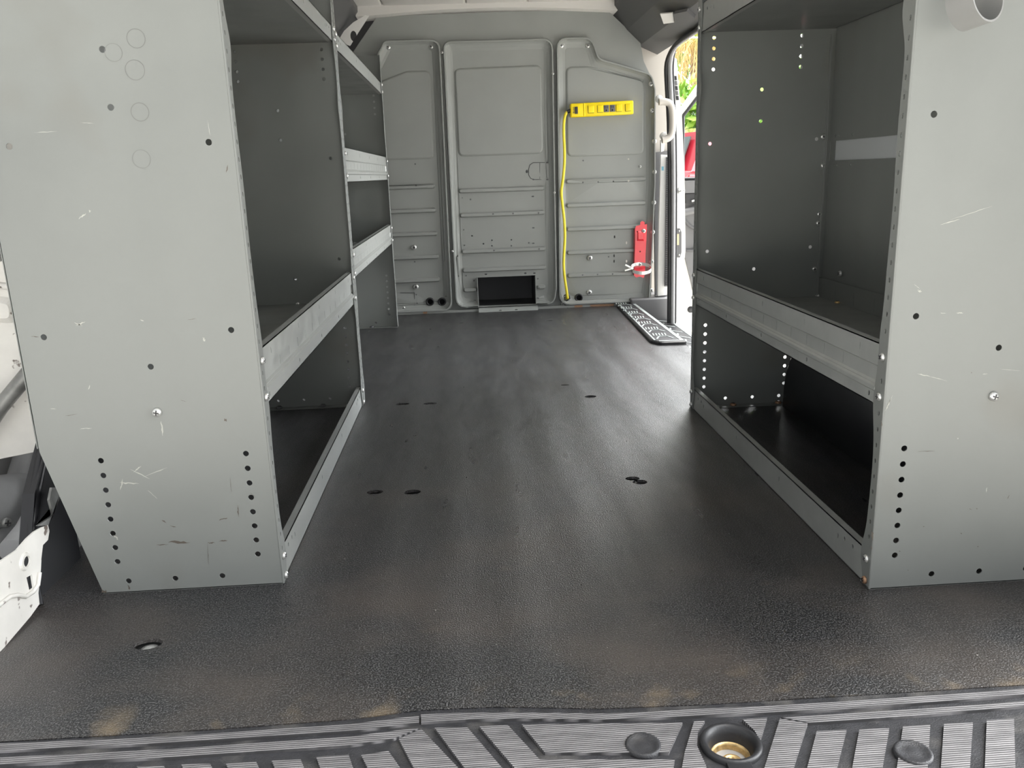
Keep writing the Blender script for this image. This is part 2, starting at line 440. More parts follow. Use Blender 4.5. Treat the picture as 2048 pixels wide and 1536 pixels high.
# roof, headliner, bows
ce = Mesh()
box(ce, -0.8, 1.06, 0.78, 5.2, 1.46, 1.5)
tag(ce.build('ceiling', 'headliner'), kind='structure')
hl = Mesh()
for x0, x1, ys in ((-0.62, -0.34, 4.10), (-0.335, 0.035, 4.16), (0.04, 0.315, 4.19), (0.32, 0.76, 4.14)):
    box(hl, x0, x1, 3.0, ys, 1.418, 1.445, 0, 0.006)
for k in range(3): box(hl, -0.55, 0.75, 1.1 + .75 * k, 1.6 + .75 * k, 1.425, 1.445, 0, 0.006)
tag(hl.build('trim_1', 'headliner'), kind='structure')
bow = Mesh()
n = 24
for i in range(n):
    pass
prof = []
for i in range(n + 1):
    t = i / n; x = -0.46 + (0.74 + 0.46) * t; z = 1.378 + 0.024 * math.sin(math.pi * t)
    prof.append((x, z))
poly = [(x, 4.05, z - .004) for x, z in prof] + [(x, 4.05, 1.46) for x, z in prof[::-1]]
prism(bow, poly, (0, 0.13, 0))
tag(bow.build('trim_2', 'headliner'), kind='structure')

# side walls
w = Mesh()
box(w, WL - .02, WL, 1.9, YB + 1.2, -0.05, 1.3)
box(w, WL - .02, WL, 1.32, 1.9, 0.55, 1.3)
tag(w.build('wall_left', 'cavity'), kind='structure')
w = Mesh()
box(w, WR, WR + .03, 1.0, 2.6, -0.05, 1.3)
tag(w.build('wall_right', 'cavity'), kind='structure')
# chamfered roof rails, dark moulded covers along both sides
rr = Mesh()
def railprof(s, x0):      # s=+1 right
    pts = [(.72, 1.46), (.72, 1.395), (.79, 1.30), (.86, 1.235), (.95, 1.195), (.975, 1.235), (1.06, 1.30), (1.06, 1.46)]
    return [((x if s > 0 else 0.27 - x), z) for x, z in pts]
prism(rr, [(x, 0.8, z) for x, z in railprof(1, 0)], (0, 4.3 - .8, 0))
o = tag(rr.build('trim_3', 'plastic_dark'), kind='structure')
rr = Mesh()
prism(rr, [(x, 0.8, z) for x, z in railprof(-1, 0)], (0, 4.3 - .8, 0))
tag(rr.build('trim_4', 'plastic_dark'), kind='structure')

cb = Mesh(); box(cb, -.95, .80, 4.46, 4.48, -.05, 1.46); box(cb, .80, 1.08, 4.44, 4.46, -.05, 1.46, 1)  # added backing sheets that hide the sky, the dark one for the unlit cab
tag(cb.build('cab_backing', ['plastic_mid', 'beige']), kind='structure')
# ground outside
g = Mesh(); box(g, -40, 60, -30, 90, -0.76, -0.72)
tag(g.build('ground', 'concrete'), kind='structure')

# ------------------------------------------------------------------ bulkhead filler behind the three panels
bf = Mesh()
out = [(-.78, 0.0), (.915, 0.0), (.925, .6), (.925, 1.0), (.90, 1.10), (.87, 1.16), (.853, 1.25), (.70, 1.385), (.3, 1.392), (-.37, 1.385), (-.50, 1.225), (-.62, 1.12), (-.78, 1.02)]
plate(bf, out, lambda u, v, h: (u, YB + .016, v), [[(-.66, .03), (-.12, .03), (-.12, .07), (-.14, 1.14), (-.66, 1.06)], [(.0, .022), (.36, .022), (.385, .1), (.385, 1.2), (-.02, 1.2), (-.02, .1)], [(.50, .03), (.85, .03), (.865, .2), (.87, 1.05), (.63, 1.11), (.58, 1.2), (.50, 1.2)]], (), (0, .004, 0))
tag(bf.build('wall_back', 'wing'), kind='structure')
# box recess behind the opening
rc = Mesh()
box(rc, .028, .034, YB + .02, YB + .30, .012, .18); box(rc, .331, .337, YB + .02, YB + .30, .012, .18)
box(rc, .028, .337, YB + .02, YB + .30, .006, .012); box(rc, .028, .337, YB + .02, YB + .30, .172, .178); box(rc, .028, .337, YB + .30, YB + .306, .006, .178)
tag(rc.build('trim_5', 'plastic_dark'), kind='structure')
bs = Mesh()
box(bs, -.40, .93, YB - .012, YB + .014, 0.0, .012)
for x0, x1 in ((-.24, -.22), (.52, .56), (.60, .72)):
    box(bs, x0, x1, YB - .0135, YB - .0119, 0.001, .011, 1)
tag(bs.build('baseboard_back', ['wing', 'rust']), kind='structure')

def bfn(u, v, h): return (u, YB + .012 - h, v)
def rimloops(raw, hs):
    poly, rad = raw; o = []
    for d, h in hs:
        n_ = len(poly); rr_ = [max(r - d * .8, .006) if r > 0 else 0 for r in rad]
        o.append((fillet(inset(poly, d), rr_), h))
    return o
RIM = [(.0035, .030), (.009, .030), (.013, .018), (.020, .010), (.032, .004), (.044, 0.0)]
def rib(x0, x1, zc, w=.024, sl=0.0):
    a = rrect(x0, x1, zc - w / 2, zc + w / 2, w * .45, 3); b = rrect(x0 + .006, x1 - .006, zc - w / 2 + .006, zc + w / 2 - .006, w * .22, 3)
    return [(a, 0.0), (inset(a, .003), .009), (b, 0.015)]
def field(poly, r, h=.008):
    a = fillet(poly, r); return [(a, 0.0), (inset(a, .004), h * .7), (inset(a, .009), h)]
def px(y, *pts): return [(lambda q: (q[0], q[2]))(on('y', y, *p)) for p in pts]
def slot(x, z, w=.010, h=.006): return circle(x, z, w / 2, 8, h / 2)
def pxholes(lst):
    out = []
    for x, y, k in lst:
        p = on('y', YB, x, y)
        out.append(slot(p[0], p[2], *{'o': (.0085, .0085), 'h': (.014, .0075), 'v': (.008, .015), 'b': (.012, .017)}[k]))
    return out

def panel(name, raw, loops, holes, label):
    out = fillet(*raw)
    e = empty('partition_panel', (sum(p[0] for p in out) / len(out), YB, 0.02), label, 'partition', None)
    m = Mesh(); plate(m, out, bfn, holes, rimloops(raw, RIM) + loops, (0, .0015, 0), 0.012)
    m.build('panel_sheet', 'wing', e)
    return e

# left panel
outL = ([(-.72, .008), (-.09, .008), (-.09, .12), (-.084, 1.14), (-.084, 1.278), (-.345, 1.278), (-.392, 1.20), (-.72, 1.20)], [.0, .06, 0, 0, .05, .03, .02, .02])
lo = []
for z in (.618, .504, .392, .280, .166): lo += rib(-.62, -.147, z)
lo += field([(-.62, .745), (-.144, .745), (-.138, 1.145), (-.25, 1.145), (-.37, 1.105), (-.62, 1.06)], [.02, .025, .03, .04, .05, .02], .006)
holesL = pxholes([(830, 328, 'o'), (832, 371, 'o'), (889, 523, 'o'), (892, 593, 'o'), (829, 524, 'o')]) + [circle(*px(YB, (832, 590))[0], .004, 8), circle(*px(YB, (834, 607))[0], .004, 8)] + [circle(*px(YB, p)[0], .0135, 16) for p in ((860, 604), (884, 604))]
pL = panel('left', outL, lo, holesL, 'narrow left grey ribbed partition panel with two black rubber grommets at its foot')
for p, mt, s in (((776, 94), 'steel', 1.5), ((862, 93), 'steel', 1.5), ((828, 495), 'steel', 1.7), ((832, 574), 'steel', 1.7), ((807, 617), 'steel', 1.4), ((884, 616), 'rust', 1.3), ((837, 625), 'brass', 1.2)):
    q = on('y', YB, *p); screw(pL, (q[0], YB + .010, q[2]), (0, -1, 0), s, mt, label={'rust': 'rusty bolt', 'brass': 'brassy bolt'}.get(mt))
# knock-out plate outline lower left
k = Mesh(); q = px(YB, (800, 586), (829, 586), (829, 613), (800, 613))
for a, b in ((0, 1), (1, 2), (2, 3)): tube(k, [(q[a][0], YB + .011, q[a][1]), (q[b][0], YB + .011, q[b][1])], .0015, 6)
k.build('cover_seam', 'plastic_dark', pL)
def grommet(parent, x, z, r=.021):
    m = Mesh(); y = YB + .012
    lathe(m, [(r * .6, .012), (r * .6, -.004), (r * .68, -.009), (r * .9, -.009), (r, -.004), (r, .0)], (x, y, z), (0, 1, 0), 24)
    m.add([(x + r * .62 * math.cos(a), y + .010, z + r * .62 * math.sin(a)) for a in [math.pi * k / 8 for k in range(16)]], [tuple(range(16))], 1)  # black disc painted in for the dark of the hole
    return m.build('grommet', ['rubber', 'hole_shade'], parent)
for p in ((860, 604), (884, 604)):
    q = px(YB, p)[0]; grommet(pL, *q)

# centre panel
outC = ([(-.078, .020), (.422, .020), (.436, .10), (.440, 1.268), (-.076, 1.268)], [.055, .055, 0, .05, .04])
lo = []
for z in (.590, .474, .298, .206): lo += rib(-.034, .384, z)
lo += rib(-.034, .036, .108); lo += rib(.334, .378, .108)
lo += field([(-.028, .750), (.384, .752), (.384, 1.155), (-.028, 1.150)], .03, .008)
opening = [(.040, .0245), (.326, .0245), (.326, .167), (.040, .167)]
hc = pxholes([(923, 396, 'h'), (941, 399, 'o'), (1066, 393, 'h'), (926, 460, 'h'), (944, 472, 'o'), (1067, 456, 'h'), (967, 488, 'o'), (984, 481, 'o'), (984, 492, 'o'), (1023, 480, 'o'), (1023, 492, 'o'), (928, 491, 'h'), (1067, 487, 'h'), (1058, 486, 'o'),
              (986, 428, 'o'), (1026, 427, 'o'), (1077, 426, 'o'), (988, 501, 'o'), (1078, 498, 'o'), (915, 512, 'o'), (926, 512, 'o'), (917, 552, 'o'), (931, 552, 'h'), (972, 549, 'h'), (1051, 547, 'h'), (1069, 547, 'h'), (948, 562, 'o'), (950, 601, 'o'), (1076, 558, 'o'), (1078, 576, 'o'), (1077, 597, 'o'),
              (1095, 325, 'b'), (1095, 358, 'b'), (1054, 343, 'b'), (1067, 359, 'o')])
# the notch runs out through the bottom, so build the outline around the opening
lo2 = []
pC = panel('centre', outC, lo, hc + [opening], 'wide middle grey partition panel with raised square field and open box cut-out at floor')
k = Mesh()
q = px(YB, (1098, 325), (1067, 325), (1060, 330), (1058, 338), (1058, 350), (1062, 357), (1068, 359), (1098, 359))
tube(k, [(a, YB + .011, b) for a, b in q], .0016, 6)
q = px(YB, (1080, 326), (1080, 358)); tube(k, [(a, YB + .011, b) for a, b in q], .0016, 6)
k.build('latch_plate_seam', 'plastic_dark', pC)
# folded lip on the opening
lip = Mesh()
plate(lip, [(.038, .0), (.334, .0), (.334, .06), (.038, .06)], lambda u, v, h: (u, YB - .045 + v * .6, .020 - .022 * (1 - v / .06)), [slot(.145, .02, .016, .01), slot(.225, .02, .016, .01)], (), (0, 0, -.0015))
for x0 in (.036, .326): box(lip, x0, x0 + .003, YB - .012, YB + .03, .016, .168)
lip.build('opening_lip', 'wing', pC)
for p in ((884, 106), (1105, 148), (905, 502), (1108, 385)):
    q = on('y', YB, *p); screw(pC, (q[0], YB - .019, q[2]), (0, -1, 0), .8, 'steel')

# right panel
outR = ([(.440, .012), (.905, .012), (.915, .20), (.929, .6), (.925, 1.03), (.905, 1.10), (.655, 1.175), (.622, 1.27), (.452, 1.27), (.446, .5)], [.06, .03, 0, 0, .04, .05, .05, .06, .05, 0])
lo = []
for z, x1 in ((.618, .884), (.503, .884), (.388, .884), (.273, .884), (.159, .884)): lo += rib(.488, x1, z)
lo += field([(.496, .733), (.873, .733), (.871, 1.075), (.60, 1.143), (.498, 1.143)], [.03, .03, .04, .06, .03], .008)
hr = pxholes([(1167, 321, 'o'), (1258, 318, 'o')] + [(1166 + 30.5 * k, 365 - k, 'o') for k in range(4)] + [(1230, 474, 'v'), (1254, 486, 'v'), (1229, 512, 'v'), (1229, 523, 'v'), (1218, 514, 'o'), (1254, 523, 'v'), (1165, 550, 'o'), (1195, 549, 'o'), (1225, 548, 'o')]) + [circle(*px(YB, p)[0], .0135, 16) for p in ((1133, 597), (1158, 596))]
pR = panel('right', outR, lo, hr, 'right grey ribbed partition panel with stepped top and a row of bolts down its edge')
for p, mt, s in [((1123, 91), 'steel', 1.5), ((1176, 91), 'steel', 1.5), ((1180, 516), 'steel', 1.8), ((1179, 585), 'steel', 1.8), ((1120, 516), 'steel', 1.4), ((1121, 586), 'steel', 1.4), ((1126, 608), 'steel', 1.4), ((1172, 606), 'brass', 1.4), ((1219, 605), 'brass', 1.5), ((1281, 343 - 10), 'steel', .8)] + [((xx, yy), 'steel', 1.5) for xx, yy in ((1301, 168), (1304, 221), (1308, 283), (1308, 344), (1307, 405), (1305, 464), (1303, 523), (1302, 580))]:
    q = on('y', YB, *p); screw(pR, (q[0], YB - (.006 if p[0] > 1290 else -.008), q[2]), (0, -1, 0), s, mt, label='brassy bolt' if mt == 'brass' else None)
for p in ((1133, 597), (1158, 596)):
    q = px(YB, p)[0]; grommet(pR, *q)

# ------------------------------------------------------------------ shelving
HT = 1.17
def prof_w(z, seed):
    """front flange width with the pressed wavy edge"""
    base = .021
    for zc, a, s in ((.05, .013, .035), (.31, .010, .045), (.40, .008, .05), (.86, .014, .035), (1.04, .01, .05)):
        base += a * math.exp(-((z - zc) / s) ** 2)
    return base + .0015 * math.sin(z * 31 + seed)

def side_panel(parent, xf, sg, y, dirn, seed, marks=None):
    """dirn: +1 flange folds towards +y, -1 towards -y"""
    out = [(0, .0), (.300, .0), (.362, .254), (.364, HT), (0, HT)]
    H = []
    for k in range(8):
        for d in (.038, .269): H.append(circle(d, .235 - k * .0254, .0048, 12))
    for k in range(4):
        for d in (.042 if sg > 0 else .038, .272): H.append(circle(d, 1.008 - k * .0254 - (.026 if sg > 0 else 0), .0048, 12))
    for d in (.256, .179, .101): H.append(circle(d, .021, .0048, 12))
    for d, z in ((.038, .439), (.324, .44), (.169, .386), (.038, .721), (.325, .724), (.172, .853), (.172, .774)): H.append(circle(d, z, .0048, 12))
    m = Mesh()
    fn = lambda u, v, h: (xf + sg * u, y, v)
    plate(m, out, fn, H, (), (0, .0015 * dirn, 0))
    # front flange with perforations
    zs = [HT * i / 110 for i in range(111)]
    fo = [(0, z) for z in zs] + [(prof_w(z, seed), z) for z in zs[::-1]]
    FHo = [circle(.0125, .035 + .0254 * i, .0028, 8, .0040) for i in range(44) if not any(abs(.035 + .0254 * i - c) < .014 for c in SC)]
    plate(m, fo, lambda u, v, h: (xf, y + dirn * u, v), FHo, (), (sg * .0015, 0, 0))
    # bottom return and rear return
    box(m, xf, xf + sg * .300, min(y, y + dirn * .03), max(y, y + dirn * .03), .0005, .002)
    box(m, xf + sg * .3640, xf + sg * .3652, min(y, y + dirn * .03), max(y, y + dirn * .03), .26, HT)
    # rounded fold along the front edge
    tube(m, [(xf + sg * .0012, y + dirn * .0012, .001), (xf + sg * .0012, y + dirn * .0012, HT)], .0019, 8)
    mats = ['paint']
    if marks: marks(m); mats += ['scuff', 'dirt', 'ring']
    return m.build('side_panel', mats, parent)

def rail_front(parent, x, sg, y0, y1, z0, z1, kind, name='front_rail'):
    """pressed rail in the aisle plane, slots cut through"""
    m = Mesh(); hh = z1 - z0; L = y1 - y0
    lo = []; H = []
    if kind == 'shelf':
        a, b = z1 - hh * .36, z0 + hh * .34
        lo += [(rrect(y0 + .022, y1 - .022, b, a, .003, 2), 0.0), (rrect(y0 + .025, y1 - .025, b + .003, a - .003, .003, 2), -.0035)]
        lo += [(rrect(y0 + .024, y1 - .024, b - .013, b - .001, .002, 2), 0.0), (rrect(y0 + .027, y1 - .027, b - .010, b - .004, .002, 2), .0035)]
        nk = int(L / .15)
        for k in range(1, 2 * nk):
            yy = y0 + k * L / (2 * nk)
            if 1 < k < 2 * nk - 1:
                H.append(rrect(yy - .0009, yy + .0009, b + .005, a - .005, .0005, 1))
        for k in range(5):
            H.append(circle(y0 + .09 + k * (L - .18) / 4, z1 - hh * .17, .0016, 8, .006))
            H.append(circle(y0 + .05 + k * (L - .1) / 4, z0 + hh * .13, .0034, 8, .0044))
    else:
        for k in range(4):
            H.append(circle(y0 + .12 + k * (L - .24) / 3, z0 + hh * .62, .0022, 8, .005))
        for d in (.065, .095): H.append(circle(y0 + d, z0 + hh * .72, .003, 8, .004)); H.append(circle(y1 - d, z0 + hh * .72, .003, 8, .004))
    out = rrect(y0, y1, z0, z1, .001, 1)
    plate(m, out, lambda u, v, h: (x - sg * h, u, v), H, lo, (sg * .0015, 0, 0))
    # inward returns top and bottom
    for zz in (z0, z1 - .0015):
        box(m, min(x, x + sg * .014), max(x, x + sg * .014), y0, y1, zz, zz + .0015)
    return m.build(name, 'rail', parent)

def deck(parent, xf, sg, y0, y1, z, name='shelf_deck', mt='paint'):
    m = Mesh(); x0, x1 = sorted((xf + sg * .004, xf + sg * .355))
    box(m, x0, x1, y0, y1, z, z + .0015)
    # rear upstand, scored like the rail
    xr0, xr1 = sorted((xf + sg * .353, xf + sg * .3545))
    box(m, xr0, xr1, y0, y1, z, z + .055)
    for k in range(1, 10):
        yy = y0 + k * (y1 - y0) / 10
        q = sorted((xf + sg * .3525, xf + sg * .3535)); box(m, q[0], q[1], yy - .001, yy + .001, z + .008, z + .04)
    return m.build(name, mt, parent)

SC = []
def unit(name, xf, sg, y0, y1, spec, label, marks=None, seed=0):
    global SC
    e = empty('shelving_unit', (xf + sg * .18, (y0 + y1) / 2, 0), label, 'shelving', 'steel shelving units lining the van')
    SC = sorted(sum([[r[0] + (r[1] - r[0]) * .18, r[0] + (r[1] - r[0]) * .82] for r in spec['rails']], []))
    side_panel(e, xf, sg, y0, 1, seed, marks); side_panel(e, xf, sg, y1, -1, seed + 2)
    for z0, z1, kind in spec['rails']:
        rl = rail_front(e, xf + sg * .003, sg, y0 + .004, y1 - .004, z0, z1, kind, 'front_rail' if kind == 'shelf' else ('bottom_rail' if z0 < .03 else 'top_rail'))
        for yy in (y0 + .013, y1 - .013):
            for f in (.18, .82):
                screw(rl, (xf - sg * .0005, yy, z0 + (z1 - z0) * f), (-sg, 0, 0), .85, 'rust' if (sg > 0 and z0 < .03 and f < .5 and yy < 2) else 'steel', label='rusty bolt' if (sg > 0 and z0 < .03 and f < .5 and yy < 2) else None)
    for z in spec['decks']: deck(e, xf, sg, y0 + .003, y1 - .003, z)
    for z0, z1 in spec['backs']:
        m = Mesh(); pts = rrect(y0 + .002, y1 - .002, z0, z1, .001, 1)
        H = [circle(y0 + .05 + k * .33, z, .005, 4) for k in range(4) for z in (z0 + .012, z1 - .012)] + [circle(y1 - d, z, .004, 4) for d in (.05, .13) for z in (z0 + .012, z1 - .012)]
        plate(m, pts, lambda u, v, h: (xf + sg * .362, u, v), H, (), (sg * .0012, 0, 0)); m.build('back_panel', 'paint', e)
    for yy in (y0, y1):
        screw(e, (xf + sg * .169, yy - .0005, .3115), (0, -1, 0), 1.0, 'steel')
    for yy, s in ((y1 - .004, 1),):
        for d, mt in ((.12, 'plastic_dark'), (.25, 'plastic_dark')): screw(e, (xf + sg * d, y1 - .015, .003), (0, 0, 1), 1.2, 'rust' if sg > 0 else 'plastic_dark', label='rusty bolt' if sg > 0 else 'dark bolt')
    return e

def flat_marks(y, lst):
    """scuffs, chips and ring stains that sit on the sheet"""
    def f(m):
        yy = y - .0003
        for kind, p in lst:
            if kind == 'ring':
                x, yp, r, w = p; c = on('y', y, x, yp); s = c[1] / FPX; n = 28
                o = [(c[0] + r * s * math.cos(2 * math.pi * k / n), yy, c[2] + r * s * math.sin(2 * math.pi * k / n)) for k in range(n)]
                i = [(c[0] + (r - w) * s * math.cos(2 * math.pi * k / n), yy, c[2] + (r - w) * s * math.sin(2 * math.pi * k / n)) for k in range(n)]
                m.add(o + i, [(k, (k + 1) % n, n + (k + 1) % n, n + k) for k in range(n)], 3)
            else:
                x0, y0, x1, y1, w = p; a = Vector(on('y', yy, x0, y0)); b = Vector(on('y', yy, x1, y1)); s = yy / FPX
                d = (b - a); L = max(d.length, 1e-5); nn = Vector((d.z, 0, -d.x)).normalized(); k = 7; t = []; bt = []
                for i in range(k + 1):
                    q = a + d * i / k; ww = w * s * .5 * math.sin(math.pi * min(.97, max(.03, i / k))) * random.uniform(.4, 1.2)
                    off = nn * random.uniform(-.3, .3) * w * s
                    t.append(q + nn * ww + off); bt.append(q - nn * ww + off)
                m.add(t + bt, [(i, i + 1, k + 2 + i, k + 1 + i) for i in range(k)], 1 if kind == 's' else 2)
    return f

marksL = [('ring', (272, 77, 17, 1.3)), ('ring', (270, 140, 18, 1.2)), ('ring', (280, 224, 17, 1.6)), ('ring', (227, 105, 16, .8)), ('ring', (283, 318, 17, .7)),
 ('s', (157, 438, 172, 427, 4)), ('s', (178, 424, 181, 421, 4)), ('s', (260, 938, 300, 958, 2)), ('s', (268, 945, 282, 932, 3)), ('s', (240, 965, 278, 968, 4)), ('s', (240, 980, 246, 958, 3)), ('s', (285, 955, 335, 935, 2)),
 ('s', (295, 980, 315, 998, 1.5)), ('s', (322, 842, 326, 872, 3.5)), ('s', (160, 858, 184, 856, 2)), ('s', (152, 652, 170, 643, 3)), ('s', (148, 645, 165, 652, 2)), ('s', (406, 675, 410, 683, 5)), ('s', (280, 640, 288, 642, 2)),
 ('s', (177, 780, 180, 770, 2)), ('s', (100, 817, 112, 818, 1.5)), ('s', (228, 1070, 236, 1080, 5)), ('s', (68, 265, 115, 263, 1)), ('s', (415, 240, 420, 272, 1)), ('s', (160, 245, 190, 247, .8)),
 ('d', (337, 1084, 380, 1086, 6)), ('d', (313, 1090, 336, 1089, 3.5)), ('d', (437, 1082, 455, 1081, 3)), ('d', (475, 1010, 477, 1034, 2.5)), ('d', (324, 1040, 332, 1046, 3)), ('d', (340, 1052, 352, 1054, 2.5)), ('d', (448, 838, 454, 842, 5)),
 ('d', (62, 673, 78, 674, 1.6)), ('d', (460, 955, 463, 985, 1)), ('d', (500, 985, 512, 995, 1)), ('d', (415, 1085, 417, 1130, 1)), ('d', (375, 640, 392, 637, 1)), ('d', (204, 1186, 212, 1180, 9)), ('d', (256, 1170, 259, 1180, 4)),
 ('d', (420, 1176, 424, 1174, 5)), ('d', (130, 832, 155, 828, 1.2)), ('d', (438, 1040, 455, 1036, 4)), ('d', (415, 1086, 430, 1085, 4)), ('d', (360, 800, 372, 803, .8)), ('d', (456, 330, 452, 345, 2))]
marksR = [('s', (1835, 747, 1860, 753, 3)), ('s', (1855, 752, 1895, 762, 1.2)), ('s', (1880, 626, 1893, 627, 1.5)), ('s', (1912, 626, 1927, 626, 2.5)), ('s', (1835, 580, 1843, 584, 5)), ('s', (1828, 568, 1840, 578, 1)), ('s', (1965, 748, 1975, 748, 1.8)),
 ('s', (1915, 878, 1917, 876, 3)), ('s', (1972, 985, 1974, 975, 3)), ('s', (1770, 822, 1782, 798, 3)), ('s', (1775, 810, 1786, 790, 1.2)), ('s', (1900, 440, 1985, 412, 2)), ('s', (1880, 450, 1920, 438, 2)), ('s', (2000, 738, 2042, 742, .8)),
 ('d', (1743, 1060, 1747, 1085, 5)), ('d', (1742, 1090, 1744, 1100, 3)), ('d', (1846, 1053, 1849, 1053, 2.5)), ('d', (1921, 1066, 1924, 1068, 2.5)), ('d', (1955, 1092, 1957, 1094, 3)), ('d', (1938, 1017, 1944, 1020, 1)), ('d', (1952, 1017, 1955, 1018, 2)),
 ('d', (1797, 1102, 1802, 1103, 1.5)), ('d', (1762, 840, 1765, 856, 2.5)), ('d', (1815, 1140, 1817, 1141, 2)), ('d', (1942, 745, 1944, 746, 2)), ('d', (2015, 998, 2019, 990, 1.5)), ('d', (1835, 903, 1870, 902, 1.2))]

uA = unit('a', XL, -1, 1.290, 2.428, dict(rails=[(.0, .056, 'b'), (.308, .402, 'shelf'), (1.024, 1.065, 't')], decks=[.312, 1.025], backs=[(.30, .665), (.735, 1.15)]),
          'left grey steel shelving unit nearest the rear door, with bottom rail', flat_marks(1.29, marksL), 0)
uB = unit('b', XL, -1, 2.437, 3.76, dict(rails=[(.378, .462, 'shelf'), (.654, .752, 'shelf'), (1.012, 1.058, 't')], decks=[.385, .66, 1.014], backs=[(.36, 1.15)]),
          'left grey steel shelving unit next to the partition, with two pale shelf rails', None, 3)
uC = unit('c', XR, 1, 1.158, 2.232, dict(rails=[(.0, .058, 'b'), (.298, .394, 'shelf'), (.992, 1.06, 't')], decks=[.302, .996], backs=[(.29, .667), (.717, 1.15)]),
          'right grey steel shelving unit opposite, beside the open side doorway', flat_marks(1.158, marksR), 5)
# plain pale strip closing the gap between the back panels of the right unit
m = Mesh(); box(m, XR + .366, XR + .368, 1.16, 2.23, .66, .724); m.build('back_strip', 'pale_strip', uC)
for p in ((1655, 273), (1655, 331), (1647, 428), (1645, 446), (1637, 538)):
    q = on('y', 2.228, *p); screw(uC, (q[0] - .012, 2.2285, q[2]), (0, -1, 0), .9, 'steel')
for p, mt in (((1681, 547), 'steel'), ((1636, 592), 'steel'), ((1675, 606), 'brass')):
    q = on('z', .304, *p) if mt == 'brass' or p[1] > 580 else on('x', .964, *p)
    screw(uC, q, (0, 0, 1) if p[1] > 580 else (-1, 0, 0), 1.0, mt, label='brassy bolt' if mt == 'brass' else None)
m = Mesh()
for yy in (2.205, 2.2145): box(m, XR + .340, XR + .343, yy, yy + .0012, .31, .98)
m.build('corner_strip', 'paint', uC)

# wheel arches under the shelves
def arch(name, x0, x1, yc, rad, h, label):
    m = Mesh(); n = 26; sec = []
    for i in range(n + 1):
        a = math.pi * i / n; sec.append((yc - math.cos(a) * rad, max(0, math.sin(a)) ** .7 * h))
    rows = [(x0, 1.0, 0), ((x0 * .93 + x1 * .07), 1.0, .0), (x0 + (x1 - x0) * .0, .94, 0)]
    v = []; f = []
    for k, (xx, s) in enumerate(((x1, 1.0), (x0 + (x1 - x0) * .18, 1.0), (x0 + (x1 - x0) * .06, .98), (x0, .93), (x0, .0))):
        for (yy, zz) in sec: v.append((xx, yc + (yy - yc) * s, zz * s))
    W = n + 1
    for k in range(4):
        for i in range(n): f.append((k * W + i, k * W + i + 1, (k + 1) * W + i + 1, (k + 1) * W + i))
    m.add(v, f, 0, True)
    o = m.build(name, 'liner_black', None, 40)
    return tag(o, label, 'wheel arch')
arch('wheel_arch', .865, 1.028, 1.80, .42, .27, 'glossy black wheel arch hump inside the right shelving unit')
arch('wheel_arch', -.60, -.764, 1.86, .30, .25, 'dark wheel arch hump inside the near left shelving unit')

# ------------------------------------------------------------------ left rear body corner
e = empty('body_bracket', (-.72, 1.2, 0), 'chipped white metal sill bracket with round and square holes, left of the near shelving unit', 'bracket')
def pyz(*pts): return [(lambda q: (q[1], q[2]))(on('x', -.72, *p)) for p in pts]
out = pyz((-60, 1168), (0, 1123), (34, 1100), (54, 1077), (68, 1064), (83, 1055), (96, 1050), (99, 1062), (96, 1080), (86, 1090), (83, 1115), (82, 1138), (77, 1186), (79, 1208), (62, 1232), (0, 1305), (-60, 1372))
def hpx(*pts): return pyz(*pts)
c = pyz((50, 1123))[0]
H = [circle(c[0], c[1], .0095, 16, .0085), hpx((53, 1155), (64, 1149), (68, 1175), (59, 1182))]
m = Mesh(); lo = [(circle(c[0], c[1], .017, 18, .0145), 0.0), (circle(c[0], c[1], .0145, 18, .0125), .0035)]
plate(m, out, lambda u, v, h: (-.72 + h, u, v), H, lo, (-.003, 0, 0))
m.build('bracket_plate', 'dirtywhite', e)
m = Mesh(); q = [on('x', -.718, *p) for p in ((-60, 1240), (0, 1209), (20, 1193), (36, 1190), (52, 1193), (66, 1184), (76, 1170), (79, 1145))]
tube(m, q, .0035, 8); m.build('pressed_bead', 'dirtywhite', e)
m = Mesh(); q = [on('x', -.722, *p) for p in ((75, 1052), (97, 1050), (118, 1000), (124, 975), (104, 975), (99, 1000), (107, 1030))]
prism(m, q, (-.004, 0, 0)); m.build('side_flange', 'tan_tube', e)

m = Mesh()   # glossy black trim that climbs from the floor behind the bracket
yz = [(1.245, .0), (1.30, .0), (1.44, .0), (1.44, .27), (1.42, .26), (1.33, .17), (1.29, .09), (1.262, .03)]
prism(m, [(-.742, a, b) for a, b in yz], (-.02, 0, 0))
tube(m, [(-.735, 1.262, .0), (-.742, 1.275, .03), (-.748, 1.30, .09), (-.75, 1.345, .17), (-.752, 1.43, .26)], .011, 10)
o = tag(m.build('side_liner', 'liner_black'), 'glossy black plastic liner rising from the floor behind the left shelving unit', 'liner')

m = Mesh()
box(m, -1.02, -1.0, .9, 2.1, -.1, .70)                      # cavity back
box(m, -1.0, -.745, 1.9, 1.93, -.1, .70)
m.build('wall_left_cavity', 'cavity'); tag(bpy.data.objects['wall_left_cavity'], kind='structure')
bpy.data.objects['wall_left_cavity'].name = 'wall_side'
m = Mesh()   # white inner skin above
out = px(1.46, (-200, 963), (0, 918), (78, 902), (160, 886), (160, 250), (-200, 250))
fld = fillet(px(1.46, (-80, 640), (38, 648), (34, 596), (-80, 585)), .02)
plate(m, out, lambda u, v, h: (u, 1.46 - h, v), [], [(fld, 0.0), (inset(fld, .010), .010)], (0, .004, 0))
for a, b in (((-80, 560), (60, 580)),): tube(m, [on('y', 1.458, *a), on('y', 1.458, *b)], .006, 8)
tag(m.build('wall_side', 'dirtywhite'), kind='structure')
e = empty('quarter_pillar', (-.95, 1.5, 0), 'grey curved body members in the open cavity at far left', 'body pillar')
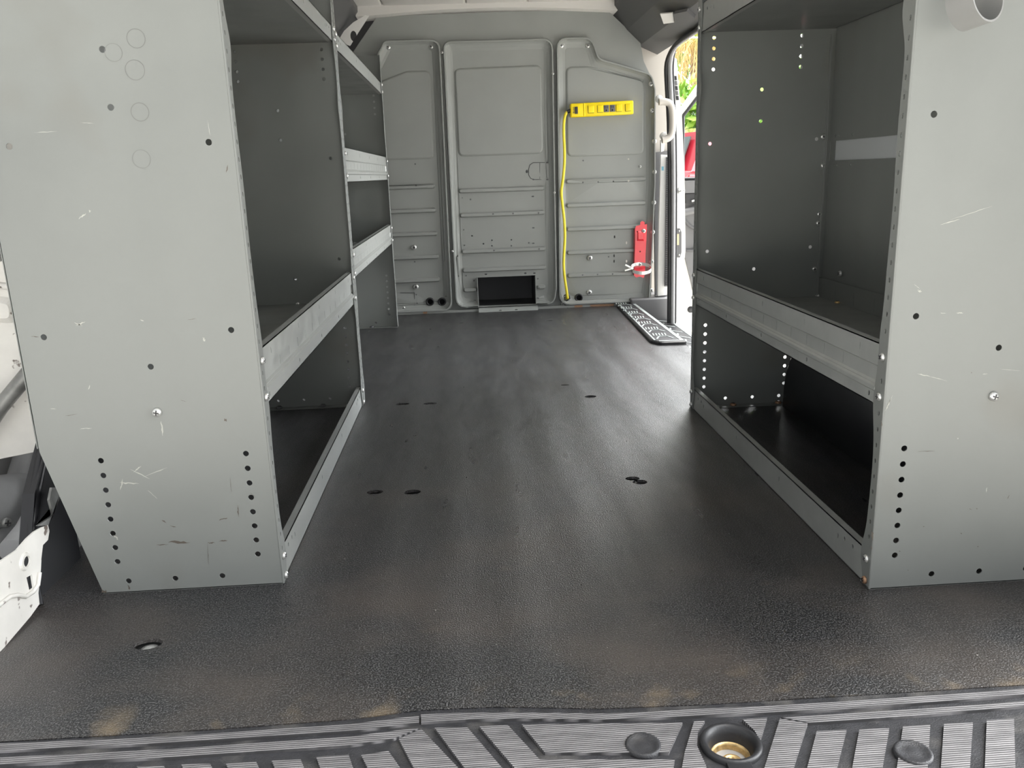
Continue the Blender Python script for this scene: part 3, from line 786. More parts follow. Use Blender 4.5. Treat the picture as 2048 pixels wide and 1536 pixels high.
m = Mesh(); tube(m, [on('x', -.95, *p) for p in ((-120, 1030), (-20, 1010), (45, 995), (60, 960), (62, 900))], .05, 16, radii=[.05, .055, .055, .045, .03]); m.build('rounded_beam', 'cavity', e)
m = Mesh(); tube(m, [on('x', -.85, *p) for p in ((30, 1105), (60, 1060), (85, 1000), (110, 920), (130, 860))], .022, 14, radii=[.03, .026, .02, .017, .015]); m.build('diagonal_member', 'cavity', e)
m = Mesh(); tube(m, [on('x', -.93, *p) for p in ((-60, 1120), (0, 1085), (40, 1060), (70, 1010))], .03, 14); m.build('lower_beam', 'cavity', e)
for p in ((12, 1045), (38, 1060)): screw(e, on('x', -.885, *p), (.8, -.6, 0), 1.3, 'tan_tube')
m = Mesh(); q = [on('y', 1.42, *p) for p in ((-60, 905), (0, 815), (48, 757), (75, 725))]
tube(m, q, .0135, 16)
tag(m.build('support_tube', 'tan_tube'), 'worn grey metal tube sloping behind the near left shelving unit', 'tube')

# ------------------------------------------------------------------ tie-down bolts under the floor cut-outs
for (x, y, rx, ry), mt in zip(FH, ('steel', None, None, 'rubber', 'steel', 'steel', None, 'steel', 'steel', 'rust', 'steel')):
    if not mt: continue
    p = on('z', 0, x, y)
    m = Mesh(); lathe(m, [(rx * .8, 0), (rx * .8, .006), (rx * .6, .011), (rx * .3, .012), (.0001, .009)], (p[0], p[1] + .002, -.020), (0, 0, 1), 16)
    where = {860: 'beside the small cut-out left of middle', 825: 'in the right one of two near left cut-outs', 1181: 'in the cut-out right of middle, by the shelving', 1265: 'in the near double cut-out by the right shelving', 296: 'in the oval cut-out closest to the rear sill, left', 1130: 'in the thin slit right of middle', 1098: 'in the far slit by the partition right', 922: 'in the far slit by the partition opening'}[x]
    tag(m.build('tie_down_bolt', mt), 'small floor bolt ' + where, 'bolt', None)

# ------------------------------------------------------------------ rear step plate
st = empty('rear_step_plate', (.1, .86, -.01), 'black moulded rear step plate with worn grey ribbed blocks along the load sill', 'step plate')
m = Mesh()
eo = [(x, y + .002) for x, y in edge]
cup = on('z', -.002, 1462, 1493)
out = [(-1.1, .70), (1.25, .70)] + eo
cc = circle(cup[0], cup[1], .033, 32)
plate(m, out, lambda u, v, h: (u, v, -.0015 + h), [cc], [], (0, 0, -.02))
m.build('base_sheet', 'padbase', st)
def block(pts, name='ribbed_block', z=.0025, hole=None, r=.0):
    poly = [on('z', z, *p)[:2] for p in pts]
    mm = Mesh(); loops = []
    plate(mm, poly, lambda u, v, h: (u, v, z + h), hole or [], [], (0, 0, -.0042))
    return mm.build(name, 'pad', st)
def strip(top, bot): return top + bot[::-1]
Z7 = lambda x, y: (700 + x * .3418, 1300 + y * .3418)
Z8 = lambda x, y: (1348 + x * .3418, 1300 + y * .3418)
block(strip([(-160, 1497), (0, 1487), (342, 1473), (700, 1448), (838, 1431)], [(-160, 1511), (0, 1501), (342, 1485), (700, 1462), (838, 1445)]), 'ribbed_band')
block(strip([(842, 1429), (930, 1425), (1042, 1425), (1213, 1427), (1400, 1418), (1690, 1403), (2048, 1377), (2200, 1366)], [(842, 1444), (930, 1439), (1042, 1437), (1213, 1439), (1400, 1431), (1690, 1418), (2048, 1389), (2200, 1378)]), 'ribbed_band')
block(strip([(-160, 1525), (0, 1515), (342, 1498), (700, 1473), (792, 1461), (838, 1456)], [(-160, 1539), (0, 1529), (342, 1514), (700, 1490), (786, 1477), (789, 1476)]), 'ribbed_band')
block([Z7(285, 520), Z7(418, 462), Z7(720, 780), Z7(420, 780)])
block([Z7(495, 455), Z7(685, 450), Z7(960, 770), Z7(730, 770)])
block([Z7(755, 445), Z7(925, 440), Z7(1110, 640), Z7(1900, 640), Z7(1880, 780), Z7(1040, 780)])
tp = [Z7(1005, 435), Z7(1945, 425), Z7(1865, 600), Z7(1140, 600)]
bc = on('z', .0025, *Z7(1715, 555))
block(tp)
for q, r in ((bc, .021), (on('z', .0025, *Z8(1400, 600)), .021)):
    mm = Mesh(); lathe(mm, [(r, -.004), (r, .0025), (r * .85, .0035), (r * .72, .0015), (r * .35, .002), (.0001, .0025)], (q[0], q[1], .0012), (0, 0, 1), 28)
    mm.build('round_boss', 'padbase', st)
block([Z7(65, 615), Z7(225, 590), Z7(330, 740), Z7(130, 740)])
for x0, x1, y0, y1 in ((800, 960, 680, 680), (1060, 1230, 668, 665), (1320, 1500, 662, 655), (1590, 1760, 648, 640), (1850, 2040, 625, 612)):
    block([(x0 * .3418, 1300 + y0 * .3418), (x1 * .3418, 1300 + y1 * .3418), ((x1 + 60) * .3418, 1570), ((x0 + 60) * .3418, 1570)])
block([Z8(118, 415), Z8(180, 412), Z8(140, 480), Z8(135, 560), Z8(190, 680), Z8(180, 780), Z8(30, 780), Z8(62, 600)])
block([Z8(400, 405), Z8(545, 395), Z8(505, 530), Z8(470, 470)])
block(strip([Z8(625, 392), Z8(1000, 372), Z8(1500, 340), Z8(2048, 298), Z8(2300, 280)], [Z8(790, 425), Z8(1000, 412), Z8(1500, 376), Z8(2048, 326), Z8(2300, 308)]), 'ribbed_band')
block([Z8(620, 400), Z8(782, 428), Z8(670, 780), Z8(500, 780)])
block([Z8(835, 475), Z8(1010, 465), Z8(930, 780), Z8(755, 780)])
block([Z8(1085, 462), Z8(1260, 458), Z8(1205, 780), Z8(1025, 780)])
block([Z8(1340, 445), Z8(1500, 435), Z8(1480, 780), Z8(1290, 780)])
block([Z8(1580, 430), Z8(1750, 425), Z8(1725, 780), Z8(1555, 780)])
block([Z8(1830, 410), Z8(1990, 400), Z8(2000, 780), Z8(1815, 780)])
block([Z8(2080, 395), Z8(2250, 385), Z8(2290, 780), Z8(2090, 780)])
# moulded cup with anchor bolt
mm = Mesh()
lathe(mm, [(.036, -.004), (.036, .003), (.034, .0055), (.030, .005), (.027, .001), (.025, -.004), (.0235, -.012), (.0225, -.014)], (cup[0], cup[1], 0), (0, 0, 1), 40)
ly = cup[1] - .035
box(mm, cup[0] - .016, cup[0] + .012, cup[1] - .075, cup[1] - .030, -.001, .0035, 0, .001)
mm.build('moulded_cup', 'rubber', st)
mm = Mesh(); lathe(mm, [(.0228, -.013), (.0205, -.0135), (.020, -.019), (.0195, -.05), (.0001, -.05)], (cup[0], cup[1], 0), (0, 0, 1), 32)
mm.build('cup_sleeve', 'brass', st)
mm = Mesh(); bx, by = cup[0] + .001, cup[1] - .003
lathe(mm, [(.012, -.05), (.0135, -.026), (.013, -.021), (.0115, -.019), (.0085, -.0185), (.0075, -.0225), (.0001, -.023)], (bx, by, 0), (0, 0, 1), 30)
for k in range(6):
    a = k * math.pi / 3; box(mm, bx + .0055 * math.cos(a) - .0012, bx + .0055 * math.cos(a) + .0012, by + .0055 * math.sin(a) - .0012, by + .0055 * math.sin(a) + .0012, -.024, -.0192)
mm.build('anchor_bolt', 'brass', st)
mm = Mesh(); box(mm, -1.0, 1.2, .62, .76, -.12, -.022); tag(mm.build('trim_6', 'plastic_dark'), kind='structure')

# ------------------------------------------------------------------ power strip on the right panel
ps = empty('power_strip', (.667, YB - .01, .93), 'yellow power strip screwed to the right partition panel', 'power strip')
PA = Vector(on('y', YB - .035, 1141, 221)); PB = Vector(on('y', YB - .035, 1267, 214.5))
ux = (PB - PA).normalized(); uz = Vector((-ux.z, 0, ux.x)); Lp = (PB - PA).length
def pp(u, v, d=0): q = PA + ux * u * Lp + uz * v; return Vector((q.x, q.y + .0 - d, q.z))
def pbox(m, u0, u1, v0, v1, d0, d1, mi=0, bev=0):
    t = Mesh(); box(t, u0 * Lp, u1 * Lp, -d1, -d0, v0, v1, 0, bev)
    v = [PA + ux * p[0] + Vector((0, p[1], 0)) + uz * p[2] for p in t.v]
    m.add(v, t.f, mi, bev > 0)
m = Mesh(); pbox(m, 0, 1, -.031, .031, -.035, .003, 0, .006); m.build('housing', 'yellow', ps, 40)
m = Mesh(); pbox(m, 0.008, .20, -.0285, .0285, .003, .006, 0, .002); pbox(m, .205, .225, -.030, .030, .003, .007, 0, .002); m.build('end_cap', 'yellow', ps)
m = Mesh(); pbox(m, .063, .112, -.017, .015, .006, .010, 0, .001); o = m.build('rocker_switch', 'socket', ps); o['label'] = 'black switch'
for u in (.278, .428, .722, .868):
    m = Mesh(); pbox(m, u - .004, u + .088, -.017, .016, .003, .0045, 1); pbox(m, u, u + .088, -.0155, .016, .003, .008, 0, .0012); m.build('socket_cover', ['yellow', 'socket'], ps)
for u in (.525, .622):
    m = Mesh(); pbox(m, u, u + .083, -.016, .0155, .003, .006, 0, .001)
    pbox(m, u + .018, u + .024, .002, .012, .0055, .0075, 1); pbox(m, u + .052, u + .058, .002, .011, .0055, .0075, 1)
    q = pp(u + .040, -.008, .0062); lathe(m, [(.0035, 0), (.0035, .001), (.0001, .001)], q, (0, -1, 0), 10, 1)
    o = m.build('outlet', ['plastic_mid', 'hole_shade'], ps); o['label'] = 'dark open outlet'
m = Mesh()  # printed wording beside the switch, too small to read in the photograph
for i, (v0, v1) in enumerate(((.009, .014), (.002, .007), (-.006, -.001), (-.014, -.008))):
    for j in range(2): pbox(m, .034 + j * .012, .040 + j * .012 + .002 * (i % 2), v0 + .0008 * j, v1, .006, .0064)
m.build('printed_marks', 'socket', ps)
m = Mesh()
cp = [(1141, 222), (1136, 222), (1131, 228), (1128, 240), (1127, 262), (1129, 300), (1129, 330), (1125, 365), (1122, 385), (1125, 410), (1129, 445), (1130, 475), (1128, 505), (1127, 530), (1129, 555), (1133, 580), (1135, 596)]
q = [on('y', YB - .022, *p) for p in cp]
# smooth the run
def smooth(P, it=2):
    P = [Vector(p) for p in P]
    for _ in range(it):
        N = [P[0]]
        for a, b in zip(P, P[1:]): N += [a * .75 + b * .25, a * .25 + b * .75]
        N.append(P[-1]); P = N
    return P
q = smooth(q); q.append(Vector((q[-1].x, YB + .01, q[-1].z - .005)))
tube(m, q, .0068, 10); m.build('cord', 'yellow2', ps)
m = Mesh(); a = Vector(on('y', YB - .022, 1142, 221)); b = Vector(on('y', YB - .022, 1134, 224)); tube(m, [a, b], .008, 10, radii=[.010, .008]); o = m.build('strain_relief', 'rubber', ps)

# ------------------------------------------------------------------ extinguisher bracket
fe = empty('extinguisher_bracket', (.855, YB, .13), 'red fire extinguisher bracket with open steel strap on the right partition panel', 'bracket')
m = Mesh()
o1 = px(YB - .02, (1270, 458), (1272, 452), (1280, 450), (1281, 444), (1285, 442), (1289, 444), (1289, 449), (1294, 448), (1293, 475), (1291, 510), (1290, 548), (1287, 556), (1280, 553), (1272, 555), (1268, 551), (1269, 520), (1270, 490))
H = [circle(*px(YB - .02, (1274.5, 463))[0], .0035, 8), circle(*px(YB - .02, (1280, 503))[0], .0035, 8)]
plate(m, o1, lambda u, v, h: (u, YB - .022 - h, v), H, [(px(YB - .02, (1274, 462), (1288, 462), (1288, 482), (1274, 482)), .0), (px(YB - .02, (1276, 465), (1286, 465), (1286, 478), (1276, 478)), .008)], (0, .003, 0))
# folded sides
s0 = px(YB - .02, (1270, 458), (1269, 520), (1268, 551)); s1 = px(YB - .02, (1294, 448), (1291, 510), (1288, 555))
for s in (s0, s1):
    m.add([(x, YB - .022, z) for x, z in s] + [(x, YB + .010, z) for x, z in s], [(0, 1, 4, 3), (1, 2, 5, 4)])
m.build('back_plate', 'red', fe)
q = on('y', YB - .02, 1287, 462); screw(fe, (q[0], YB - .022, q[2]), (0, -1, 0), 1.4, 'steel')
q = on('y', YB - .02, 1280, 529); screw(fe, (q[0], YB - .022, q[2]), (0, -1, 0), 1.1, 'steel')
cx, cz = px(YB - .03, (1279, 537))[0]; a0 = .052
m = Mesh(); n = 36; ring = []
for k in range(n + 1):
    a = math.radians(205 - 0 + 310 * k / n); ring.append((cx + .050 * math.cos(a), YB - .066 + .043 * math.sin(a), cz + .004 + .018 * math.sin(a)))
v = []; f = []
for p in ring: v += [(p[0], p[1], p[2] - .008), (p[0], p[1], p[2] + .008)]
for p in ring:
    d = Vector((p[0] - cx, p[1] - (YB - .066), 0)).normalized() * .0012; v += [(p[0] + d.x, p[1] + d.y, p[2] - .008), (p[0] + d.x, p[1] + d.y, p[2] + .008)]
N = 2 * (n + 1)
for k in range(n):
    a = 2 * k; f += [(a, a + 1, a + 3, a + 2), (N + a, N + a + 2, N + a + 3, N + a + 1), (a, a + 2, N + a + 2, N + a), (a + 1, N + a + 1, N + a + 3, a + 3)]
m.add(v, f, 0, True); m.build('steel_strap', 'steel', fe, 40)
m = Mesh(); bq = Vector(on('y', YB - .09, 1258, 536))
for dx, dz, ang in ((0, .006, .5), (0, -.006, -.25)):
    t = Mesh(); box(t, -.022, .022, -.004, .004, -.004, .004, 0, .001)
    R = Matrix.Rotation(ang, 3, 'Y'); m.add([bq + Vector((dx, 0, dz)) + R @ Vector(p) for p in t.v], t.f)
tube(m, [bq + Vector((.012, -.01, 0)), bq + Vector((.012, .012, 0))], .005, 10)
m.build('latch_buckle', 'steel', fe)

# ------------------------------------------------------------------ doorway at the right
mt_ = empty('step_mat', (.8, 3.5, 0), 'black and grey tread mat lying in the side doorway', 'mat')
inn = fillet([(.728, 4.045), (.697, 3.14), (.72, 3.085), (.822, 3.082), (.826, 4.045)], [0, .05, .03, 0, 0])
m = Mesh(); plate(m, inn, lambda u, v, h: (u, v, .010 + h), [], [(inset(inn, .006), .004)], (0, 0, -.0095)); m.build('upper_tread', 'rubber', mt_)
m = Mesh(); lowp = fillet([(.826, 4.045), (.826, 3.08), (.99, 3.08), (1.0, 3.6), (1.0, 4.045)], [0, .0, .03, 0, 0])
plate(m, lowp, lambda u, v, h: (u, v, -.078 + h), [], [(inset(lowp, .006), .004)], (0, 0, -.006)); box(m, .822, .827, 3.09, 4.045, -.078, .010)
m.build('lower_tread', 'rubber', mt_)
m = Mesh()
def seg(a, b, w=.006, z=.0135):
    a = Vector((*a, z)); b = Vector((*b, z)); d = (b - a).normalized(); s = Vector((-d.y, d.x, 0)) * w / 2
    prism(m, [a - s, a + s, b + s, b - s], (0, 0, .002))
seg((.738, 4.03), (.710, 3.12), .007); seg((.722, 3.10), (.818, 3.097), .012); seg((.812, 4.03), (.812, 3.10), .014)
for y0 in np.arange(3.14, 4.0, .14):
    seg((.722, y0), (.742, y0 + .05)); seg((.742, y0 + .05), (.775, y0 + .05)); seg((.775, y0 + .05), (.79, y0 + .01))
    for k in range(5): seg((.726 + .012 * k, y0 + .065), (.732 + .012 * k, y0 + .115), .0055)
Lz = -.0745
seg((.836, 4.03), (.836, 3.10), .010, Lz); seg((.84, 3.10), (.985, 3.097), .012, Lz); seg((.985, 3.6), (.978, 3.10), .009, Lz); seg((.988, 4.03), (.985, 3.6), .009, Lz)
for y0 in np.arange(3.14, 4.0, .14):
    seg((.85, y0), (.90, y0 + .05), .010, Lz); seg((.90, y0 + .05), (.93, y0 + .05), .010, Lz); seg((.93, y0 + .05), (.97, y0), .008, Lz)
    for k in range(5): seg((.852 + .02 * k, y0 + .065), (.862 + .02 * k, y0 + .115), .008, Lz)
m.build('tread_ribs', 'ribmat', mt_)

P = Mesh(); box(P, .80, 1.0, 4.05, 4.3, -.09, .035, 0, .008)
tag(P.build('trim_7', 'plastic_mid'), kind='structure')
def strip_px(name, m, pts, y, dy, mt):
    poly = [on('y', y, *p) for p in pts]; mm = Mesh(); prism(mm, poly, (0, dy, 0)); return mm.build(name, mt, None)
# pillar pieces, front to back
pil = Mesh()
def pp_(mesh, pts, y, dy, mi=0): prism(mesh, [on('y', y, *p) for p in pts], (0, dy, 0), mi)
pp_(pil, [(1276, 60), (1345, 60), (1345, 180), (1345, 330), (1300, 330), (1288, 130)], 4.18, .05, 0)      # warm trim
pp_(pil, [(1308, 305), (1345, 300), (1345, 620), (1312, 620)], 4.15, .03, 1)                                 # dark lower trim
pp_(pil, [(1322, 309), (1339, 310), (1336, 575), (1334, 590), (1316, 592), (1318, 450)], 4.09, .02, 2)         # white channel
pp_(pil, [(1312, 592), (1334, 590), (1326, 606), (1311, 606)], 4.10, .03, 3)
pp_(pil, [(1333.5, 314), (1338.5, 314), (1336, 573), (1330, 573)], 4.075, .012, 3)                           # ribbed gasket
for k in range(60):
    f = k / 60; pp_(pil, [(1333.5 - 3 * f, 316 + 256 * f), (1338.5 - 2.5 * f, 316 + 256 * f), (1338.5 - 2.5 * f, 318 + 256 * f), (1333.5 - 3 * f, 318 + 256 * f)], 4.071, .006, 4)
pp_(pil, [(1323.5, 333), (1327.5, 333), (1327.5, 341), (1323.5, 341)], 4.087, .002, 5)
pp_(pil, [(1302, 598), (1345, 600), (1345, 612), (1304, 612)], 4.12, .02, 3)
pilo = tag(pil.build('trim_8', ['beige', 'plastic_mid', 'white', 'plastic_mid', 'rubber', 'blue']), kind='structure')
jb = Mesh()
pp_(jb, [(1344, 112), (1354, 118), (1357, 170), (1364, 235), (1369, 340), (1371, 500), (1365, 560), (1362, 644), (1346, 644), (1348, 330)], 3.93, .06, 0)
jo = tag(jb.build('trim_9', ['white']), kind='structure')
# rubber weatherstrip: two lips following pillar and header
path = [(.978, 3.90, -.068), (.974, 3.90, .5), (.966, 3.90, .85), (.950, 3.90, 1.05), (.944, 3.885, 1.12), (.942, 3.84, 1.165), (.945, 3.74, 1.185), (.95, 3.4, 1.19), (.95, 2.62, 1.19)]
sl = Mesh(); tube(sl, smooth([(x - .004, y, z) for x, y, z in path], 2), .011, 12)
tag(sl.build('door_seal', 'seal2'), 'grey rubber seal running up and over the side doorway', 'seal')
sl = Mesh(); tube(sl, smooth([(x - .019, y + .012, z) for x, y, z in path[:5]] + [(x - .01, y, z - .0) for x, y, z in path[5:]], 2), .009, 12); tube(sl, smooth([(x + .010, y, z + (.012 if i > 4 else 0)) for i, (x, y, z) in enumerate(path)], 2), .005, 8)
tag(sl.build('trim_10', 'rubber'), kind='structure')
# door side latch hardware
hd = empty('latch_striker', (1.03, 3.92, .30), 'dark oval latch plate with amber insert on the white door pillar', 'latch')
m = Mesh(); q = [on('y', 3.925, *p) for p in ((1352, 462), (1355, 457), (1360, 457), (1363, 464), (1363, 505), (1360, 515), (1355, 515), (1352, 508))]; prism(m, q, (0, .006, 0)); m.build('plate', 'plastic_mid', hd)
m = Mesh(); q = [on('y', 3.921, *p) for p in ((1352, 468), (1358, 468), (1358, 490), (1352, 490))]; prism(m, q, (0, .005, 0)); m.build('latch_insert', 'amber', hd)
for p in ((1358, 462), (1358, 510)): screw(hd, on('y', 3.922, *p), (0, -1, 0), .6)
hd = empty('door_check', (1.0, 3.9, .1), 'dark hinge hardware low on the white door pillar', 'hinge')
m = Mesh()
for k in range(7): pp_(m, [(1346, 600 + 6 * k), (1350 - k % 2, 600 + 6 * k), (1349, 604.5 + 6 * k), (1345, 604.5 + 6 * k)], 3.92, .008)
m.build('hinge_leaf', 'plastic_dark', hd)
m = Mesh(); 
for k in range(5): pp_(m, [(1348.5 + k, 152 + 10 * k), (1353 + k, 152 + 10 * k), (1354 + k, 160 + 10 * k), (1349.5 + k, 160 + 10 * k)], 3.922, .008, 0 if k % 2 else 1)
tag(m.build('pillar_clip', ['plastic_mid', 'rubber']), 'small grey slotted clip high on the white door pillar', 'clip')
m = Mesh(); q = [Vector(on('y', 3.9, *p)) for p in ((1357, 380), (1362, 379), (1369, 381))]
tube(m, q, .004, 8); lathe(m, [(.0001, 0), (.016, .002), (.014, .008), (.006, .012)], on('y', 3.925, 1359, 381), (0, -1, 0), 12)
lathe(m, [(.007, -.004), (.008, 0), (.0001, .002)], q[-1], (1, -.3, 0), 12); m.build('striker_pin', 'steel'); tag(bpy.data.objects['striker_pin'], 'bright striker pin halfway up the white door pillar', 'striker')

# grab handle
gh = empty('grab_handle', (.94, 4.1, .87), 'beige curved grab handle on the pillar by the side doorway', 'handle')
m = Mesh(); hp = smooth([on('y', 3.85, *p) for p in ((1318, 204), (1330, 203), (1341, 207), (1345, 222), (1345.5, 250), (1344, 268), (1338, 276), (1330, 279), (1324, 280))], 2)
tube(m, hp, .0155, 14); m.build('grip', 'beige', gh)
for p in ((1318, 198), (1327, 272)):
    m = Mesh(); q = Vector(on('y', 3.87, *p)); lathe(m, [(.016, -.01), (.018, .0), (.015, .008), (.0001, .010)], q, (0, -1, 0), 16); m.build('mount_cap', 'white', gh)
m = Mesh(); pp_(m, [(1322, 280), (1331, 278), (1328, 302), (1322, 304)], 3.88, .02); m.build('lower_mount', 'white', gh)
# seat belt guide loops glimpsed in the gap
m = Mesh()
tube(m, smooth([on('y', 4.25, *p) for p in ((1285, 118), (1296, 125), (1306, 142), (1312, 158))]), .006, 8)
tube(m, smooth([on('y', 4.22, *p) for p in ((1284, 130), (1292, 130), (1300, 142))]), .006, 8)
tag(m.build('belt_guide', 'white'), 'pale curved belt guide in the gap above the right partition panel', 'belt guide')

# recess in the header cover, and left rail bracket with oval hole
m = Mesh()
P0 = np.array([.86, 3, 1.235]); N0 = np.array([-(.195 - .235), 0, -.09]); N0 = np.array([-.04, 0, -.09]); N0 /= np.linalg.norm(N0)
def on_face(x, y, off=.0):
    d = ray(x, y); return tuple(EYE + d * (np.dot(P0 - EYE, N0) / np.dot(d, N0)) + N0 * off)
prism(m, [on_face(*p) for p in ((1321, 26), (1346, 24), (1349, 43), (1328, 46))], tuple(N0 * .004))
prism(m, [on_face(*p) for p in ((1350, 22), (1376, 16), (1392, 30), (1380, 42), (1353, 44))], tuple(N0 * .012), 1)
tag(m.build('header_pocket', ['headliner', 'plastic_dark']), 'grey pocket moulding in the dark header above the side doorway', 'pocket')
lb = Mesh()
o1 = px(3.93, (731, 30), (738, 32), (716, 66), (700, 92), (690, 88), (676, 82), (688, 62), (706, 45))
plate(lb, o1, lambda u, v, h: (u, 3.93, v), [circle(*px(3.93, (707, 72))[0], .014, 14, .022)], [], (0, .004, 0))
tag(lb.build('rail_bracket', 'white'), 'pale roof bracket with an oval hole, above the left shelving', 'bracket')

# ring holder on the right near panel
rh = empty('hoop_holder', (.70, 1.12, .86), 'wide grey plastic hoop fixed high on the near right shelving panel', 'hoop')
m = Mesh(); q = Vector(on('y', 1.115, 1940, 3)); n = 40; R0 = .0335
ax = Vector((.42, -.86, .16)).normalized(); lathe(m, [(R0, 0), (R0, .036), (R0 - .0025, .036), (R0 - .0025, 0), (R0, 0)], q - ax * .012, ax, 48); m.build('hoop_band', 'hoop', rh, 35)
m = Mesh(); tube(m, [q + Vector((0, .0, .028)), Vector((q.x + .004, 1.157, q.z + .03))], .006, 10); m.build('hoop_stem', 'hoop', rh)

# ------------------------------------------------------------------ passenger door standing open
pdr = empty('front_door', (1.3, 4.95, -.2), 'open white front passenger door with dark grey inner trim seen through the side doorway', 'door')
YD = 4.9
D = lambda *pts: [(lambda q: (q[0], q[2]))(on('y', YD, *p)) for p in pts]
m = Mesh()
outer = D((1352, 230), (1366, 212), (1412, 148), (1470, 80), (1700, 60), (1700, 560), (1640, 640), (1400, 636), (1352, 622), (1352, 400))
win = D((1366, 232), (1380, 214), (1412, 172), (1475, 100), (1670, 85), (1670, 352), (1366, 358))
plate(m, outer, lambda u, v, h: (u, YD, v), [win], [], (0, .05, 0)); m.build('door_shell', 'white', pdr)
m = Mesh()
for a, b in zip(win, win[1:] + win[:1]): tube(m, [(a[0], YD - .004, a[1]), (b[0], YD - .004, b[1])], .009, 8)
m.build('window_seal', 'rubber', pdr)
m = Mesh(); plate(m, fillet(D((1366, 364), (1680, 350), (1680, 500), (1600, 590), (1396, 606), (1388, 596), (1380, 560), (1368, 512), (1364, 470)), .02), lambda u, v, h: (u, YD - .02 - h, v), [], [], (0, .02, 0)); m.build('door_trim', 'plastic_mid', pdr)
m = Mesh(); q = D((1362, 362), (1690, 345), (1690, 378), (1366, 386)); prism(m, [(a, YD - .05, b) for a, b in q], (0, .04, 0)); m.build('belt_trim', 'plastic_mid', pdr)
m = Mesh(); q = D((1368, 388), (1400, 386), (1402, 402), (1385, 408), (1368, 406)); prism(m, [(a, YD - .045, b) for a, b in q], (0, .02, 0))
o = m.build('inner_handle_recess', 'rubber', pdr)
m = Mesh(); q = smooth([(a, YD - .06, b) for a, b in D((1378, 402), (1388, 399), (1398, 390), (1402, 387))]); tube(m, q, .006, 8); m.build('inner_handle', 'steel', pdr)
m = Mesh(); q = smooth([(a, YD - .05, b) for a, b in D((1364, 424), (1384, 420), (1410, 410), (1500, 392))]); tube(m, q, .022, 12); m.build('armrest', 'plastic_mid', pdr)
m = Mesh(); q = smooth([(a, YD - .03, b) for a, b in D((1366, 438), (1376, 452), (1392, 458), (1396, 478), (1388, 500), (1370, 500))]); tube(m, q, .008, 8); m.build('speaker_surround', 'plastic_dark', pdr)
m = Mesh(); a = D((1381, 619))[0]; lathe(m, [(.02, 0), (.02, .004), (.0001, .004)], (a[0], YD, a[1]), (0, -1, 0), 16); m.build('drain_plug', 'rubber', pdr)

# ------------------------------------------------------------------ beyond the doorway
car = empty('parked_car', (3.75, 10.0, -.72), 'red parked car seen through the side doorway', 'car')
def car_body():
    m = Mesh()
    # side profile (x along the car, z), rear end towards -x
    prof = [(-2.2, .34), (-2.28, .6), (-2.26, 1.0), (-2.2, 1.26), (-2.08, 1.36), (-1.5, 1.33), (-.3, 1.28), (.9, 1.22), (1.25, 1.14), (2.0, 1.0), (2.25, .76), (2.28, .4), (1.9, .26), (-1.9, .26)]
    n = len(prof); v = []
    for yy, s in ((-.88, .96), (-.93, 1), (-.5, 1.01), (.5, 1.01), (.93, 1), (.88, .96)):
        for x, z in prof: v.append((x * (1 if abs(yy) < .9 else .985), yy, .6 + (z - .6) * s))
    f = [(k * n + i, k * n + (i + 1) % n, (k + 1) * n + (i + 1) % n, (k + 1) * n + i) for k in range(5) for i in range(n)]
    f += [tuple(range(n)), tuple(range(6 * n - 1, 5 * n - 1, -1))]
    return m.add(v, f)
def place(m, cx=3.75, cy=10.0, rot=0.42, z=-.72):
    R = Matrix.Rotation(rot, 3, 'Z'); m.v = [tuple(R @ Vector(p) + Vector((cx, cy, z))) for p in m.v]; return m
m = place(car_body()); o = m.build('car_body', 'carred', car); bv = o.modifiers.new('soft', 'BEVEL'); bv.width = .04; bv.segments = 3
m = Mesh(); prof = [(-2.06, 1.3), (-1.78, 1.74), (-1.3, 1.81), (-.2, 1.82), (.45, 1.74), (1.2, 1.2)]
v = [(x, yy * (1 - .18 * (z - 1.25) / .7), z) for yy in (-.9, .9) for x, z in prof]; n = 6
f = [tuple(range(n)), tuple(range(2 * n - 1, n - 1, -1))] + [(i, (i + 1) % n, n + (i + 1) % n, n + i) for i in range(n)]
m.add(v, f); place(m).build('cabin', 'carred', car)
m = Mesh()
for s in (-1, 1):
    pts = [(-1.85, 1.37), (-1.65, 1.66), (-.2, 1.72), (.35, 1.66), (.95, 1.33)]
    q = [(x, s * (.91 * (1 - .18 * (z - 1.25) / .7)), z) for x, z in pts]; prism(m, q, (0, s * .012, 0))
q = [(-2.03, y, 1.39) for y in (-.74, .74)] + [(-1.82, y, 1.69) for y in (.64, -.64)]; prism(m, [(x - .02, y, z) for x, y, z in q], (-.012, 0, .006))
place(m).build('car_windows', 'glass', car)
for s in (-1, 1):
    m = Mesh(); box(m, -2.31, -2.16, min(s * .62, s * .93), max(s * .62, s * .93), .98, 1.2, 0, .03); place(m).build('tail_lamp', 'taillight', car)
for x in (-1.4, 1.35):
    for s in (-1, 1):
        m = Mesh(); lathe(m, [(.0001, 0), (.2, 0), (.22, .02), (.30, .03), (.33, .0), (.33, -.18), (.2, -.2)], (x, s * .93, .33), (0, s, 0), 28); place(m).build('wheel', 'rubber', car)
m = Mesh(); box(m, -2.34, -2.2, -.8, .8, .34, .52, 0, .03); place(m).build('bumper', 'plastic_mid', car)

